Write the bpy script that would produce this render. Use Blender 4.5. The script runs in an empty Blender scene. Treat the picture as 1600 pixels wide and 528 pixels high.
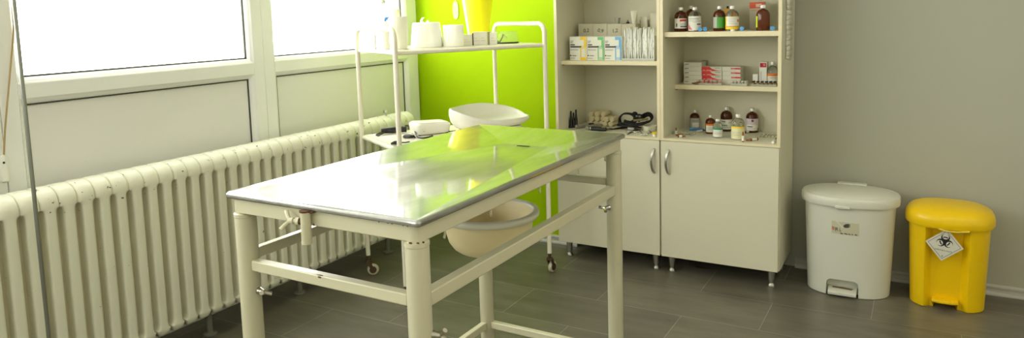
import bpy, bmesh, math, random
from mathutils import Vector, Matrix, Euler
random.seed(7)
S = bpy.context.scene
COL = S.collection
PI = math.pi

# ------------------------------------------------------------------ camera
CAM_O = Vector((0.0, 0.0, 1.42))
CR = Vector((0.8678178807, 0.4960716023, -0.0283741323))
CU = Vector((-0.0301490731, 0.1095693120, 0.9935218162))
CF = Vector((-0.4959668934, 0.8613405432, -0.1100423071))
FPX, PX, PY = 1123.09, 799.98, 147.58


def setup_camera():
    cam = bpy.data.cameras.new('camera')
    o = bpy.data.objects.new('camera', cam)
    COL.objects.link(o)
    m = Matrix((CR, CU, -CF)).transposed().to_4x4()
    m.translation = CAM_O
    o.matrix_world = m
    cam.sensor_fit = 'HORIZONTAL'
    cam.sensor_width = 36.0
    cam.lens = FPX * 36.0 / 1600.0
    cam.shift_x = (800 - PX) / 1600.0
    cam.shift_y = (PY - 264) / 1600.0
    cam.clip_start = 0.02
    S.camera = o


def at(u, v, **k):
    """Point of the room on the sight line through a photo position, on the plane x=, y= or z=."""
    d = CR * ((u - PX) / FPX) + CU * (-(v - PY) / FPX) + CF
    (ax, val), = k.items()
    i = 'xyz'.index(ax)
    t = (val - CAM_O[i]) / d[i]
    return CAM_O + d * t


# ------------------------------------------------------------------ materials
def lin(c):
    return tuple((x / 255 / 12.92) if x / 255 <= 0.04045 else ((x / 255 + 0.055) / 1.055) ** 2.4 for x in c)


MATS = {}


def mat(name, rgb, rough=0.5, metal=0.0, spec=0.5, trans=0.0, ior=1.45, bump=0.0, bscale=200.0, vary=0.0, vscale=6.0, alpha=1.0, emit=None, coat=0.0, sss=0.0):
    if name in MATS:
        return MATS[name]
    m = bpy.data.materials.new(name)
    m.use_nodes = True
    nt = m.node_tree
    b = nt.nodes['Principled BSDF']
    c = (*lin(rgb), 1)
    b.inputs['Base Color'].default_value = c
    b.inputs['Roughness'].default_value = rough
    b.inputs['Metallic'].default_value = metal
    b.inputs['Specular IOR Level'].default_value = spec
    b.inputs['Transmission Weight'].default_value = trans
    b.inputs['IOR'].default_value = ior
    b.inputs['Alpha'].default_value = alpha
    b.inputs['Coat Weight'].default_value = coat
    if emit:
        b.inputs['Emission Color'].default_value = (*lin(emit[0]), 1)
        b.inputs['Emission Strength'].default_value = emit[1]
    tc = None
    if bump or vary:
        tc = nt.nodes.new('ShaderNodeTexCoord')
    if bump:
        n = nt.nodes.new('ShaderNodeTexNoise')
        n.inputs['Scale'].default_value = bscale
        n.inputs['Detail'].default_value = 3
        nt.links.new(tc.outputs['Object'], n.inputs['Vector'])
        bp = nt.nodes.new('ShaderNodeBump')
        bp.inputs['Strength'].default_value = bump
        bp.inputs['Distance'].default_value = 0.002
        nt.links.new(n.outputs['Fac'], bp.inputs['Height'])
        nt.links.new(bp.outputs['Normal'], b.inputs['Normal'])
    if vary:
        n = nt.nodes.new('ShaderNodeTexNoise')
        n.inputs['Scale'].default_value = vscale
        n.inputs['Detail'].default_value = 4
        nt.links.new(tc.outputs['Object'], n.inputs['Vector'])
        mx = nt.nodes.new('ShaderNodeMixRGB')
        mx.blend_type = 'MIX'
        mx.inputs['Color1'].default_value = tuple(x * (1 - vary) for x in c[:3]) + (1,)
        mx.inputs['Color2'].default_value = tuple(min(1, x * (1 + vary)) for x in c[:3]) + (1,)
        nt.links.new(n.outputs['Fac'], mx.inputs['Fac'])
        nt.links.new(mx.outputs['Color'], b.inputs['Base Color'])
    MATS[name] = m
    return m


def chipped_mat(name, rgb, chip, thresh, rough=0.35, scale=28.0, bump=0.25):
    """Old gloss paint with small dark chips where it has flaked off."""
    m = mat(name, rgb, rough, bump=bump, bscale=90)
    nt = m.node_tree
    b = nt.nodes['Principled BSDF']
    tc = nt.nodes.new('ShaderNodeTexCoord')
    n = nt.nodes.new('ShaderNodeTexNoise')
    n.inputs['Scale'].default_value = scale
    n.inputs['Detail'].default_value = 5
    n.inputs['Roughness'].default_value = 0.65
    gp = nt.nodes.new('ShaderNodeNewGeometry')
    nt.links.new(gp.outputs['Position'], n.inputs['Vector'])
    sp = nt.nodes.new('ShaderNodeSeparateXYZ')
    nt.links.new(gp.outputs['Position'], sp.inputs[0])
    hz = nt.nodes.new('ShaderNodeMapRange')          # more knocks along the top
    hz.inputs['From Min'].default_value = 0.70
    hz.inputs['From Max'].default_value = 0.80
    hz.inputs['To Min'].default_value = 0.0
    hz.inputs['To Max'].default_value = 0.055
    nt.links.new(sp.outputs['Z'], hz.inputs['Value'])
    ad = nt.nodes.new('ShaderNodeMath')
    nt.links.new(n.outputs['Fac'], ad.inputs[0])
    nt.links.new(hz.outputs['Result'], ad.inputs[1])
    r = nt.nodes.new('ShaderNodeValToRGB')
    r.color_ramp.elements[0].position = thresh
    r.color_ramp.elements[0].color = (*lin(rgb), 1)
    r.color_ramp.elements[1].position = thresh + 0.012
    r.color_ramp.elements[1].color = (*lin(chip), 1)
    nt.links.new(ad.outputs[0], r.inputs['Fac'])
    nt.links.new(r.outputs['Color'], b.inputs['Base Color'])
    return m


def pane_mat(name, tint=(255, 255, 255), refl=1.0, gloss=0.02, body=None, body_fac=0.0):
    if name in MATS:
        return MATS[name]
    m = bpy.data.materials.new(name)
    m.use_nodes = True
    nt = m.node_tree
    nt.nodes.remove(nt.nodes['Principled BSDF'])
    out = nt.nodes['Material Output']
    t = nt.nodes.new('ShaderNodeBsdfTransparent')
    t.inputs['Color'].default_value = (*lin(tint), 1)
    g = nt.nodes.new('ShaderNodeBsdfGlossy')
    g.inputs['Roughness'].default_value = gloss
    f = nt.nodes.new('ShaderNodeFresnel')
    f.inputs['IOR'].default_value = 1.45
    mu = nt.nodes.new('ShaderNodeMath')
    mu.operation = 'MULTIPLY'
    mu.inputs[1].default_value = refl
    ge = nt.nodes.new('ShaderNodeNewGeometry')
    iv = nt.nodes.new('ShaderNodeMath')
    iv.operation = 'SUBTRACT'
    iv.inputs[0].default_value = refl
    nt.links.new(ge.outputs['Backfacing'], iv.inputs[1])
    iv.use_clamp = True
    nt.links.new(f.outputs['Fac'], mu.inputs[0])
    nt.links.new(iv.outputs[0], mu.inputs[1])
    mx = nt.nodes.new('ShaderNodeMixShader')
    nt.links.new(mu.outputs[0], mx.inputs['Fac'])
    nt.links.new(t.outputs['BSDF'], mx.inputs[1])
    nt.links.new(g.outputs['BSDF'], mx.inputs[2])
    last = mx
    if body:
        d = nt.nodes.new('ShaderNodeBsdfDiffuse')
        d.inputs['Color'].default_value = (*lin(body), 1)
        m2 = nt.nodes.new('ShaderNodeMixShader')
        m2.inputs['Fac'].default_value = body_fac
        nt.links.new(mx.outputs['Shader'], m2.inputs[1])
        nt.links.new(d.outputs['BSDF'], m2.inputs[2])
        last = m2
    nt.links.new(last.outputs['Shader'], out.inputs['Surface'])
    MATS[name] = m
    return m


# ------------------------------------------------------------------ mesh builder
class MB:
    def __init__(self):
        self.bm = bmesh.new()

    def _add(self, verts, faces):
        vs = [self.bm.verts.new(v) for v in verts]
        for f in faces:
            try:
                self.bm.faces.new([vs[i] for i in f])
            except ValueError:
                pass
        return vs

    def box(self, x0, y0, z0, x1, y1, z1, M=None):
        v = [(x, y, z) for z in (z0, z1) for y in (y0, y1) for x in (x0, x1)]
        if M:
            v = [M @ Vector(p) for p in v]
        self._add(v, [(0, 2, 3, 1), (4, 5, 7, 6), (0, 1, 5, 4), (2, 6, 7, 3), (0, 4, 6, 2), (1, 3, 7, 5)])
        return self

    def rings(self, rings, cap0=True, cap1=True, closed=True):
        n = len(rings[0])
        R = [[self.bm.verts.new(p) for p in r] for r in rings]
        for a, b in zip(R, R[1:]):
            for i in range(n if closed else n - 1):
                j = (i + 1) % n
                try:
                    self.bm.faces.new((a[i], a[j], b[j], b[i]))
                except ValueError:
                    pass
        if cap0:
            self.bm.faces.new(R[0][::-1])
        if cap1:
            self.bm.faces.new(R[-1])
        return self

    def lathe(self, prof, seg=24, M=None, cap0=True, cap1=True, sx=1.0, sy=1.0):
        rs = []
        for r, z in prof:
            ring = [Vector((sx * r * math.cos(2 * PI * i / seg), sy * r * math.sin(2 * PI * i / seg), z)) for i in range(seg)]
            rs.append([M @ p for p in ring] if M else ring)
        return self.rings(rs, cap0, cap1)

    def cyl(self, p0, p1, r0, r1=None, seg=16):
        p0, p1 = Vector(p0), Vector(p1)
        r1 = r0 if r1 is None else r1
        d = p1 - p0
        q = d.to_track_quat('Z', 'Y').to_matrix().to_4x4()
        q.translation = p0
        return self.lathe([(r0, 0), (r1, d.length)], seg, q)

    def tube(self, pts, r, seg=10, closed=False, cap=True, rads=None, flat=None):
        """Sweep a circle (or a flat strip: flat=(half width, half thickness)) along points."""
        pts = [Vector(p) for p in pts]
        n = len(pts)
        rs = []
        up = Vector((0, 0, 1))
        prev = None
        for i, p in enumerate(pts):
            a = pts[(i - 1) % n] if (i > 0 or closed) else p
            b = pts[(i + 1) % n] if (i < n - 1 or closed) else p
            t = (b - a).normalized()
            if prev is None:
                s = t.cross(up)
                if s.length < 1e-3:
                    s = t.cross(Vector((1, 0, 0)))
                s.normalize()
            else:
                s = (prev - t * prev.dot(t))
                if s.length < 1e-6:
                    s = t.cross(up)
                s.normalize()
            prev = s
            w = s.cross(t)
            rr = rads[i] if rads else r
            if flat:
                rs.append([p + s * a_ + w * b_ for a_, b_ in ((flat[0], flat[1]), (-flat[0], flat[1]), (-flat[0], -flat[1]), (flat[0], -flat[1]))])
            else:
                rs.append([p + (s * math.cos(2 * PI * k / seg) + w * math.sin(2 * PI * k / seg)) * rr for k in range(seg)])
        if closed:
            rs.append(rs[0])
            R = [[self.bm.verts.new(q) for q in r_] for r_ in rs[:-1]]
            R.append(R[0])
            m = len(R[0])
            for a, b in zip(R, R[1:]):
                for k in range(m):
                    j = (k + 1) % m
                    try:
                        self.bm.faces.new((a[k], a[j], b[j], b[k]))
                    except ValueError:
                        pass
            return self
        return self.rings(rs, cap, cap)

    def prism(self, poly, z0, z1, M=None):
        a = [Vector((x, y, z0)) for x, y in poly]
        b = [Vector((x, y, z1)) for x, y in poly]
        if M:
            a = [M @ p for p in a]
            b = [M @ p for p in b]
        return self.rings([a, b])

    def sphere(self, c, r, seg=14, rings=8, s=(1, 1, 1)):
        prof = [(max(1e-4, math.sin(PI * i / rings)) * r, -math.cos(PI * i / rings) * r) for i in range(rings + 1)]
        M = Matrix.Translation(Vector(c)) @ Matrix.Diagonal((*s, 1))
        return self.lathe(prof, seg, M)

    def quad(self, a, b, c, d):
        self._add([a, b, c, d], [(0, 1, 2, 3)])
        return self

    def build(self, name, m, parent=None, smooth=True, bevel=0.0, bseg=2, angle=40, sub=0, solid=0.0):
        bm = self.bm
        bmesh.ops.recalc_face_normals(bm, faces=bm.faces)
        me = bpy.data.meshes.new(name)
        bm.to_mesh(me)
        bm.free()
        if smooth:
            me.polygons.foreach_set('use_smooth', [True] * len(me.polygons))
        me.materials.append(m)
        o = bpy.data.objects.new(name, me)
        COL.objects.link(o)
        if parent:
            o.parent = parent
        if solid:
            k = o.modifiers.new('solid', 'SOLIDIFY')
            k.thickness = solid
            k.offset = 0
        if bevel:
            k = o.modifiers.new('bevel', 'BEVEL')
            k.width = bevel
            k.segments = bseg
            k.limit_method = 'ANGLE'
            k.angle_limit = math.radians(35)
        if sub:
            k = o.modifiers.new('sub', 'SUBSURF')
            k.levels = k.render_levels = sub
        if smooth and not sub:
            me.set_sharp_from_angle(angle=math.radians(angle))
        return o


def tag(o, label, cat, group=None):
    o['label'] = label
    o['category'] = cat
    if group:
        o['group'] = group
    return o


def thing(name, label, cat, loc=(0, 0, 0), rz=0.0, group=None):
    o = bpy.data.objects.new(name, None)
    o.empty_display_size = 0.05
    COL.objects.link(o)
    o.location = loc
    o.rotation_euler = (0, 0, rz)
    return tag(o, label, cat, group)


def struct(o):
    o['kind'] = 'structure'
    return o


def copy_thing(src, loc=None, rz=None, label=None, group=None):
    r = src.copy()
    COL.objects.link(r)
    if loc is not None:
        r.location = loc
    if rz is not None:
        r.rotation_euler = (0, 0, rz)
    if label:
        r['label'] = label
    if group:
        r['group'] = group
    for ch in src.children:
        c = ch.copy()
        COL.objects.link(c)
        c.parent = r
        for g in ch.children:
            d = g.copy()
            COL.objects.link(d)
            d.parent = c
    return r


FONT_MAT = {}


def text(body, size, m, parent, loc, rot, name='lettering', extrude=0.0002, align='CENTER', shear=0.0):
    cu = bpy.data.curves.new(name, 'FONT')
    cu.body = body
    cu.size = size
    cu.extrude = extrude
    cu.align_x = align
    cu.align_y = 'CENTER'
    cu.shear = shear
    cu.materials.append(m)
    tmp = bpy.data.objects.new('tmp', cu)
    me = bpy.data.meshes.new_from_object(tmp)
    bpy.data.objects.remove(tmp)
    bpy.data.curves.remove(cu)
    me.name = name
    o = bpy.data.objects.new(name, me)
    COL.objects.link(o)
    o.parent = parent
    o.location = loc
    o.rotation_euler = rot
    return o


def smooth_path(P, n=5):
    P = [Vector(p) for p in P]
    out = []
    for i in range(len(P) - 1):
        a, b, c, d = P[max(0, i - 1)], P[i], P[i + 1], P[min(len(P) - 1, i + 2)]
        for k in range(n):
            t = k / n
            out.append(0.5 * ((2 * b) + (c - a) * t + (2 * a - 5 * b + 4 * c - d) * t * t + (3 * b - a - 3 * c + d) * t ** 3))
    return out + [P[-1]]


def carve(o, cutter):
    """Cut one solid out of another for good."""
    k = o.modifiers.new('cut', 'BOOLEAN')
    k.operation = 'DIFFERENCE'
    k.solver = 'EXACT'
    k.object = cutter
    cutter.parent = o.parent
    bpy.context.view_layer.update()
    dg = bpy.context.evaluated_depsgraph_get()
    me = bpy.data.meshes.new_from_object(o.evaluated_get(dg))
    o.modifiers.remove(k)
    o.data = me
    bpy.data.objects.remove(cutter)
    me.set_sharp_from_angle(angle=math.radians(32))


def RZ(a):
    return Matrix.Rotation(a, 4, 'Z')


def arc(cx, cy, r, a0, a1, n):
    return [(cx + r * math.cos(a0 + (a1 - a0) * i / n), cy + r * math.sin(a0 + (a1 - a0) * i / n)) for i in range(n + 1)]


def rrect(w, d, r, n=5):
    """Rounded rectangle outline centred on 0."""
    p = []
    for sx, sy, a in ((1, 1, 0), (-1, 1, PI / 2), (-1, -1, PI), (1, -1, 1.5 * PI)):
        p += arc(sx * (w / 2 - r), sy * (d / 2 - r), r, a, a + PI / 2, n)
    return p
# ------------------------------------------------------------------ shared materials
M_PVC = mat('white_window_plastic', (242, 242, 240), 0.35)
M_PANEL = mat('window_lower_panel', (234, 232, 230), 0.45)
M_GASKET = mat('dark_gasket', (74, 76, 66), 0.6)
M_GREEN = mat('lime_green_paint', (160, 194, 0), 0.7, spec=0.12, bump=0.08, bscale=60)
M_GREY = mat('grey_wall_paint', (172, 172, 156), 0.6, bump=0.08, bscale=60)
M_WHITEWALL = mat('white_plaster', (240, 239, 230), 0.8)
M_LAM = mat('cream_laminate', (214, 210, 186), 0.42)
M_LAMEDGE = mat('cream_edge_strip', (224, 213, 178), 0.4)
M_LAMBACK = mat('grey_back_board', (212, 208, 184), 0.55)
M_CREAM = mat('cream_enamel', (205, 201, 172), 0.28, coat=0.2)
M_TROLLEY = mat('ivory_enamel', (232, 227, 208), 0.25, coat=0.2)
M_STEEL = mat('brushed_steel', (196, 197, 190), 0.2, 1.0)
M_CHROME = mat('chrome', (200, 200, 195), 0.12, 1.0)
M_ALU = mat('satin_aluminium', (176, 174, 164), 0.38, 1.0)
M_RUST = mat('rust', (92, 58, 38), 0.8, bump=0.5, bscale=300)
M_BLACK = mat('black_plastic', (26, 26, 26), 0.4)
M_BLACKCLOTH = mat('black_webbing', (24, 24, 22), 0.8, bump=0.4, bscale=500)
M_WHITE = mat('white_plastic', (232, 231, 222), 0.3)
M_PAPER = mat('white_carton', (226, 225, 213), 0.6)
M_INK = mat('black_ink', (35, 35, 38), 0.6)
M_GREYINK = mat('grey_print', (150, 150, 142), 0.6)
M_RED = mat('red_print', (200, 36, 34), 0.5)
M_GLASS = pane_mat('clear_pane')
M_YEL = mat('yellow_plastic', (238, 198, 2), 0.33)


def floor_mat():
    m = bpy.data.materials.new('dark_slate_tiles')
    m.use_nodes = True
    nt = m.node_tree
    N = nt.nodes
    L = nt.links
    b = N['Principled BSDF']
    tc = N.new('ShaderNodeTexCoord')
    mp = N.new('ShaderNodeMapping')
    mp.inputs['Location'].default_value = (0.60 + 2 * 0.775, -2.173 + 8 * 0.3335, 0)
    L.new(tc.outputs['Object'], mp.inputs['Vector'])
    br = N.new('ShaderNodeTexBrick')
    br.offset = 0.45
    br.offset_frequency = 2
    br.inputs['Scale'].default_value = 1.0
    br.inputs['Brick Width'].default_value = 0.775
    br.inputs['Row Height'].default_value = 0.3335
    br.inputs['Mortar Size'].default_value = 0.0016
    br.inputs['Mortar Smooth'].default_value = 0.2
    br.inputs['Color1'].default_value = (*lin((97, 92, 80)), 1)
    br.inputs['Color2'].default_value = (*lin((109, 104, 91)), 1)
    br.inputs['Mortar'].default_value = (*lin((150, 147, 134)), 1)
    L.new(mp.outputs['Vector'], br.inputs['Vector'])
    st = N.new('ShaderNodeMapping')
    st.inputs['Scale'].default_value = (2.2, 9, 1)
    L.new(tc.outputs['Object'], st.inputs['Vector'])
    n = N.new('ShaderNodeTexNoise')
    n.inputs['Scale'].default_value = 1.6
    n.inputs['Detail'].default_value = 6
    n.inputs['Roughness'].default_value = 0.6
    L.new(st.outputs['Vector'], n.inputs['Vector'])
    r = N.new('ShaderNodeMapRange')
    r.inputs['From Min'].default_value = 0.3
    r.inputs['From Max'].default_value = 0.7
    r.inputs['To Min'].default_value = 0.72
    r.inputs['To Max'].default_value = 1.22
    L.new(n.outputs['Fac'], r.inputs['Value'])
    mx = N.new('ShaderNodeMixRGB')
    mx.blend_type = 'MULTIPLY'
    mx.inputs['Fac'].default_value = 1
    L.new(br.outputs['Color'], mx.inputs['Color1'])
    L.new(r.outputs['Result'], mx.inputs['Color2'])
    L.new(mx.outputs['Color'], b.inputs['Base Color'])
    r2 = N.new('ShaderNodeMapRange')
    r2.inputs['To Min'].default_value = 0.22
    r2.inputs['To Max'].default_value = 0.40
    L.new(n.outputs['Fac'], r2.inputs['Value'])
    L.new(r2.outputs['Result'], b.inputs['Roughness'])
    b.inputs['Specular IOR Level'].default_value = 0.5
    bp = N.new('ShaderNodeBump')
    bp.inputs['Strength'].default_value = 0.4
    bp.inputs['Distance'].default_value = 0.001
    bp.invert = True
    L.new(br.outputs['Fac'], bp.inputs['Height'])
    L.new(bp.outputs['Normal'], b.inputs['Normal'])
    return m


# ------------------------------------------------------------------ room
XL, YB, YG, XR, YF, ZC = -2.965, 4.082, 3.905, 2.35, -2.1, 2.72
XS = -1.829            # where the green pilaster meets the cabinet


def build_room():
    struct(MB().box(XL - 0.25, YF - 0.1, -0.1, XR + 0.1, YB + 0.2, 0).build('floor', floor_mat(), smooth=False))
    struct(MB().box(XL - 0.25, YF - 0.1, ZC, XR + 0.1, YB + 0.2, ZC + 0.1).build('ceiling', M_WHITEWALL, smooth=False))
    struct(MB().box(XL - 0.075, YB, 0, XR + 0.1, YB + 0.15, ZC).build('wall_back', M_GREY, smooth=False))
    struct(MB().box(XL - 0.075, YG, 0, XS - 0.002, YB, ZC).build('wall_green', M_GREEN, smooth=False))
    struct(MB().box(XR, YF, 0, XR + 0.1, YB, ZC).build('wall_right', M_WHITEWALL, smooth=False))
    struct(MB().box(XL - 0.25, YF - 0.1, 0, XR, YF, ZC).build('wall_front', M_WHITEWALL, smooth=False))
    # wall over and outside the windows
    m = MB()
    m.box(XL - 0.25, YF, 2.45, XL - 0.01, YG, ZC)
    m.box(XL - 0.25, YF, 0, XL - 0.075, YG, 1.10)
    m.box(XL - 0.075, YF, 0, XL - 0.03, YG, 0.13)
    struct(m.build('wall_left', M_WHITEWALL, smooth=False))
    # baseboards: two rounded beads with a hollow between
    prof = [(0, 0), (0.026, 0), (0.027, 0.010), (0.023, 0.015), (0.009, 0.018), (0.007, 0.031), (0.018, 0.036), (0.018, 0.044), (0.012, 0.0487), (0, 0.0487)]
    bm_ = mat('grey_skirting', (186, 186, 176), 0.3, spec=0.6)

    def skirting(name, x0, x1, y):
        m = MB()
        m.rings([[Vector((x, y - a, z)) for a, z in prof] for x in (x0, x1)])
        struct(m.build(name, bm_, smooth=True, angle=50))
    skirting('baseboard_back', -0.58, XR, YB)
    skirting('baseboard_green', XL + 0.02, XS + 0.022, YG)
    # pipe stub and cornice are out of frame

    # windows along the left wall
    spans = [(-1.414, -0.173), (-0.173, 1.068 + 0.28), (1.348, 2.589), (2.589, 3.893)]
    glass_in = {2: (1.437, 2.500), 3: (2.679, 3.764)}
    for i, (a, b) in enumerate(spans):
        g0, g1 = glass_in.get(i, (a + 0.089, b - 0.089))
        window(i + 1, a, b, g0, g1)


def window(idx, a, b, g0, g1):
    """One full-height plastic window: stiles, a rail, glass above, closed panel below."""
    x0, x1 = XL - 0.07, XL
    zr0, zr1, zt = 1.133, 1.236, 2.45
    root = bpy.data.objects.new('window_%d' % idx, None)
    COL.objects.link(root)
    root['kind'] = 'structure'
    fr = MB()
    fr.box(x0, a + 0.0008, 0.13, x1, g0 - 0.022, zt)
    fr.box(x0, g1 + 0.022, 0.13, x1, b - 0.0008, zt)
    fr.box(x0, g0 - 0.022, zr0 + 0.02, x1, g1 + 0.022, zr1 - 0.022)
    fr.box(x0, g0 - 0.022, zt - 0.08, x1, g1 + 0.022, zt)
    fr.box(x0, g0 - 0.022, 0.13, x1, g1 + 0.022, 0.20)
    fr.build('window_frame', M_PVC, root, bevel=0.004)
    # sloped glazing beads, mitred, round the glass and round the lower panel
    for nm, y0, y1, z0, z1, deep in (('glazing_bead', g0, g1, zr1, zt - 0.1, 0.026), ('panel_bead', g0, g1, 0.22, zr0, 0.022)):
        m = MB()
        o = 0.022
        pr = [(0.0, o), (-0.004, o - 0.004), (-0.006, o * 0.62), (-deep * 0.62, o * 0.22), (-deep, 0.0), (-deep - 0.02, 0.0), (-deep - 0.02, o), ]
        rs = []
        for cy, cz, sy, sz in ((y0, z0, -1, -1), (y1, z0, 1, -1), (y1, z1, 1, 1), (y0, z1, -1, 1), (y0, z0, -1, -1)):
            rs.append([Vector((XL + dx - 0.001, cy + sy * w, cz + sz * w)) for dx, w in pr])
        m.rings(rs, False, False)
        m.build(nm, M_PVC, root, angle=25)
        g = MB()
        t = 0.0065
        xg = XL - deep - 0.006
        for (ya, za, yb, zb) in ((y0, z0, y1, z0 + t), (y0, z1 - t, y1, z1), (y0, z0, y0 + t, z1), (y1 - t, z0, y1, z1)):
            g.box(xg - 0.004, ya, za, xg + 0.0045, yb, zb)
        g.build('gasket', M_GASKET, root, smooth=False)
    p = MB()
    p.box(XL - 0.046, g0, zr1, XL - 0.040, g1, zt - 0.1)
    p.build('pane', M_GLASS, root, smooth=False)
    MB().box(XL - 0.052, g0 - 0.01, 0.21, XL - 0.028, g1 + 0.01, zr0 + 0.008).build('lower_panel', M_PANEL, root, smooth=False)


# ------------------------------------------------------------------ radiator
def build_radiator():
    mt = chipped_mat('radiator_paint', (228, 227, 208), (60, 50, 42), 0.70, 0.3, 30)
    pitch, y_first, n = 0.0668, 1.041, 38
    xf, xb = XL + 0.225, XL + 0.075
    z0, z1 = 0.108, 0.838
    root = thing('column_radiator', 'long cream cast iron column radiator with chipped paint under the windows', 'radiator', (xf - 0.075, y_first, 0))
    W, WT = 0.0400, 0.0662

    def section_bm():
        m = MB()
        # outline loop in (x, z): up the front, over the top, down the back, under
        R = 0.062
        d = xf - xb
        cx = d / 2
        pts = []
        zl = [z0 + R * 0.55, z0 + 0.036, z0 + 0.040, z0 + 0.044, z0 + 0.048, z0 + 0.053, z0 + 0.058, z0 + 0.064]
        zh = [z1 - 0.094, z1 - 0.088, z1 - 0.083, z1 - 0.079, z1 - 0.076, z1 - 0.074, z1 - 0.0725, z1 - 0.068, z1 - R]
        zz_ = zl + [z0 + 0.15, z0 + 0.3, z0 + 0.45, z0 + 0.58] + zh
        for z in zz_:
            pts.append((cx, z, 0))
        pts_top = [(cx - R + R * math.cos(t), z1 - R + R * math.sin(t)) for t in [PI / 2 * k / 6 for k in range(1, 7)]]
        loop = [(x, z) for x, z, _ in pts]
        loop += pts_top
        loop += [(-x, z) for x, z in reversed(pts_top)]
        loop += [(-x, z) for x, z, _ in reversed(pts)]
        rb = R * 0.55
        bot = [(-cx + rb - rb * math.cos(t), z0 + rb - rb * math.sin(t)) for t in [PI / 2 * k / 7 for k in range(1, 8)]]
        loop += bot
        loop += [(-x, z) for x, z in reversed(bot)][:-1]

        def width(z):
            # slots between neighbours are straight, with half-round ends
            g = (WT - W)
            if z > z1 - 0.094:
                t = min(1.0, (z - (z1 - 0.094)) / 0.0215)
                return W + g * (1 - math.sqrt(1 - t * t))
            if z < z0 + 0.064:
                t = min(1.0, (z0 + 0.064 - z) / 0.028)
                return (W + g * (1 - math.sqrt(1 - t * t))) * (1.0 if z > z0 + 0.045 else 0.40 + 0.60 * math.sqrt(max(0.0, min(1.0, (z - z0) / 0.045))))
            return W
        # rounded bar cross-section across the section's width, pulled in from the outline
        prof = [(-0.5, 0.052), (-0.5, 0.024), (-0.5, 0.012), (-0.475, 0.0055), (-0.41, 0.0018), (-0.25, 0.0004), (0, 0), (0.25, 0.0004), (0.41, 0.0018), (0.475, 0.0055), (0.5, 0.012), (0.5, 0.024), (0.5, 0.052)]
        zc = (z0 + z1) / 2
        rs = []
        for f, inset in prof:
            ring = []
            for x, z in loop:
                nx = max(-1, min(1, x / cx))
                zz = z
                k = 1.0
                hx = x - math.copysign(inset, x) * (1 if abs(x) > 0.03 else abs(x) / 0.03)
                if z > z1 - R:
                    zz = z - inset * 0.55 * (z - (z1 - R)) / R
                elif z < z0 + rb:
                    zz = z + inset * 0.8 * ((z0 + rb) - z) / rb
                ring.append(Vector((hx, f * width(z), zz)))
            rs.append(ring)
        m.rings(rs, False, False)
        return m
    first = section_bm().build('section', mt, root, angle=60)
    first.location = (0, 0, 0)
    for k in range(1, n):
        c = first.copy()
        COL.objects.link(c)
        c.parent = root
        c.location = (0, k * pitch, 0)
    L = (n - 1) * pitch
    mid = MB()
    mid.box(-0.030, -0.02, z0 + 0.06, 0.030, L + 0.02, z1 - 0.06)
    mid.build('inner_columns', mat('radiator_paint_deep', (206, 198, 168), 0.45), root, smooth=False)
    hub = MB()
    hub.cyl((0, -0.05, z1 - 0.075), (0, L + 0.055, z1 - 0.075), 0.026, seg=18)
    hub.cyl((0, -0.05, z0 + 0.075), (0, L + 0.055, z0 + 0.075), 0.026, seg=18)
    hub.build('end_plug', mt, root)
    fm = mat('grey_foot', (120, 120, 108), 0.5)
    for yy in (0.35, 1.0, 1.55, 2.27):
        f = MB()
        f.lathe([(0.030, 0), (0.030, 0.006), (0.014, 0.012), (0.012, z0 + 0.04)], 14, Matrix.Translation((0, yy, 0)))
        f.build('foot', fm, root)
    v = MB()
    zv = z1 - 0.02
    v.cyl((0.01, L - 0.17, zv), (0.01, L - 0.17, zv + 0.05), 0.006)
    v.cyl((0.0, L - 0.17, zv + 0.045), (0.028, L - 0.19, zv + 0.05), 0.010, 0.008)
    v.build('bleed_valve', M_CHROME, root)


# ------------------------------------------------------------------ drip stand and blind cord
def build_stand_and_cord():
    x, y = -2.45, 1.183
    t = thing('drip_stand', 'thin grey metal stand pole in front of the radiator by the frame edge', 'stand', (x, y, 0))
    MB().cyl((0, 0, 0.09), (0, 0, 2.05), 0.0062, seg=14).build('pole', mat('dull_steel', (150, 152, 146), 0.3, 1.0), t)
    b = MB()
    b.cyl((0, 0, 0.075), (0, 0, 0.14), 0.016)
    for k in range(5):
        a = 2 * PI * k / 5 + 0.3
        b.tube([(0.012 * math.cos(a), 0.012 * math.sin(a), 0.1), (0.12 * math.cos(a), 0.12 * math.sin(a), 0.085), (0.24 * math.cos(a), 0.24 * math.sin(a), 0.04)], 0.009)
        b.sphere((0.24 * math.cos(a), 0.24 * math.sin(a), 0.02), 0.02)
    b.build('base', M_ALU, t)
    h = MB()
    for s in (-1, 1):
        h.tube([(0, 0, 2.05), (s * 0.06, 0, 2.05), (s * 0.1, 0, 2.03), (s * 0.12, 0, 2.06)], 0.004)
    h.build('hook', M_CHROME, t)
    t = thing('blind_cord', 'beige blind cord hanging down the white window frame to a plastic weight', 'cord', (XL + 0.02, 1.33, 0.93))
    P = [(0, 0.12, 1.45)] + [at(u, v, x=XL + 0.02) - Vector(t.location) for u, v in ((21.5, 40), (19.5, 70), (15, 120), (11, 165), (8, 200), (6, 243))]
    MB().tube(P, 0.0033, 8).build('cord', mat('beige_cord', (178, 150, 104), 0.8), t)
    w = MB()
    w.lathe([(0.004, 0.03), (0.011, 0.022), (0.015, 0.0), (0.017, -0.05), (0.016, -0.068), (0.008, -0.075)][::-1], 16)
    w.build('cord_weight', M_WHITE, t)
    MB().cyl((0.012, -0.004, 0.002), (0.0165, -0.006, 0.002), 0.004).build('screw', M_INK, t)
# ------------------------------------------------------------------ operating table
TX, TY, TW, TL, TZ, TA = -1.5532, 1.1979, 0.6276, 1.2019, 0.9888, -0.0092


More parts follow.
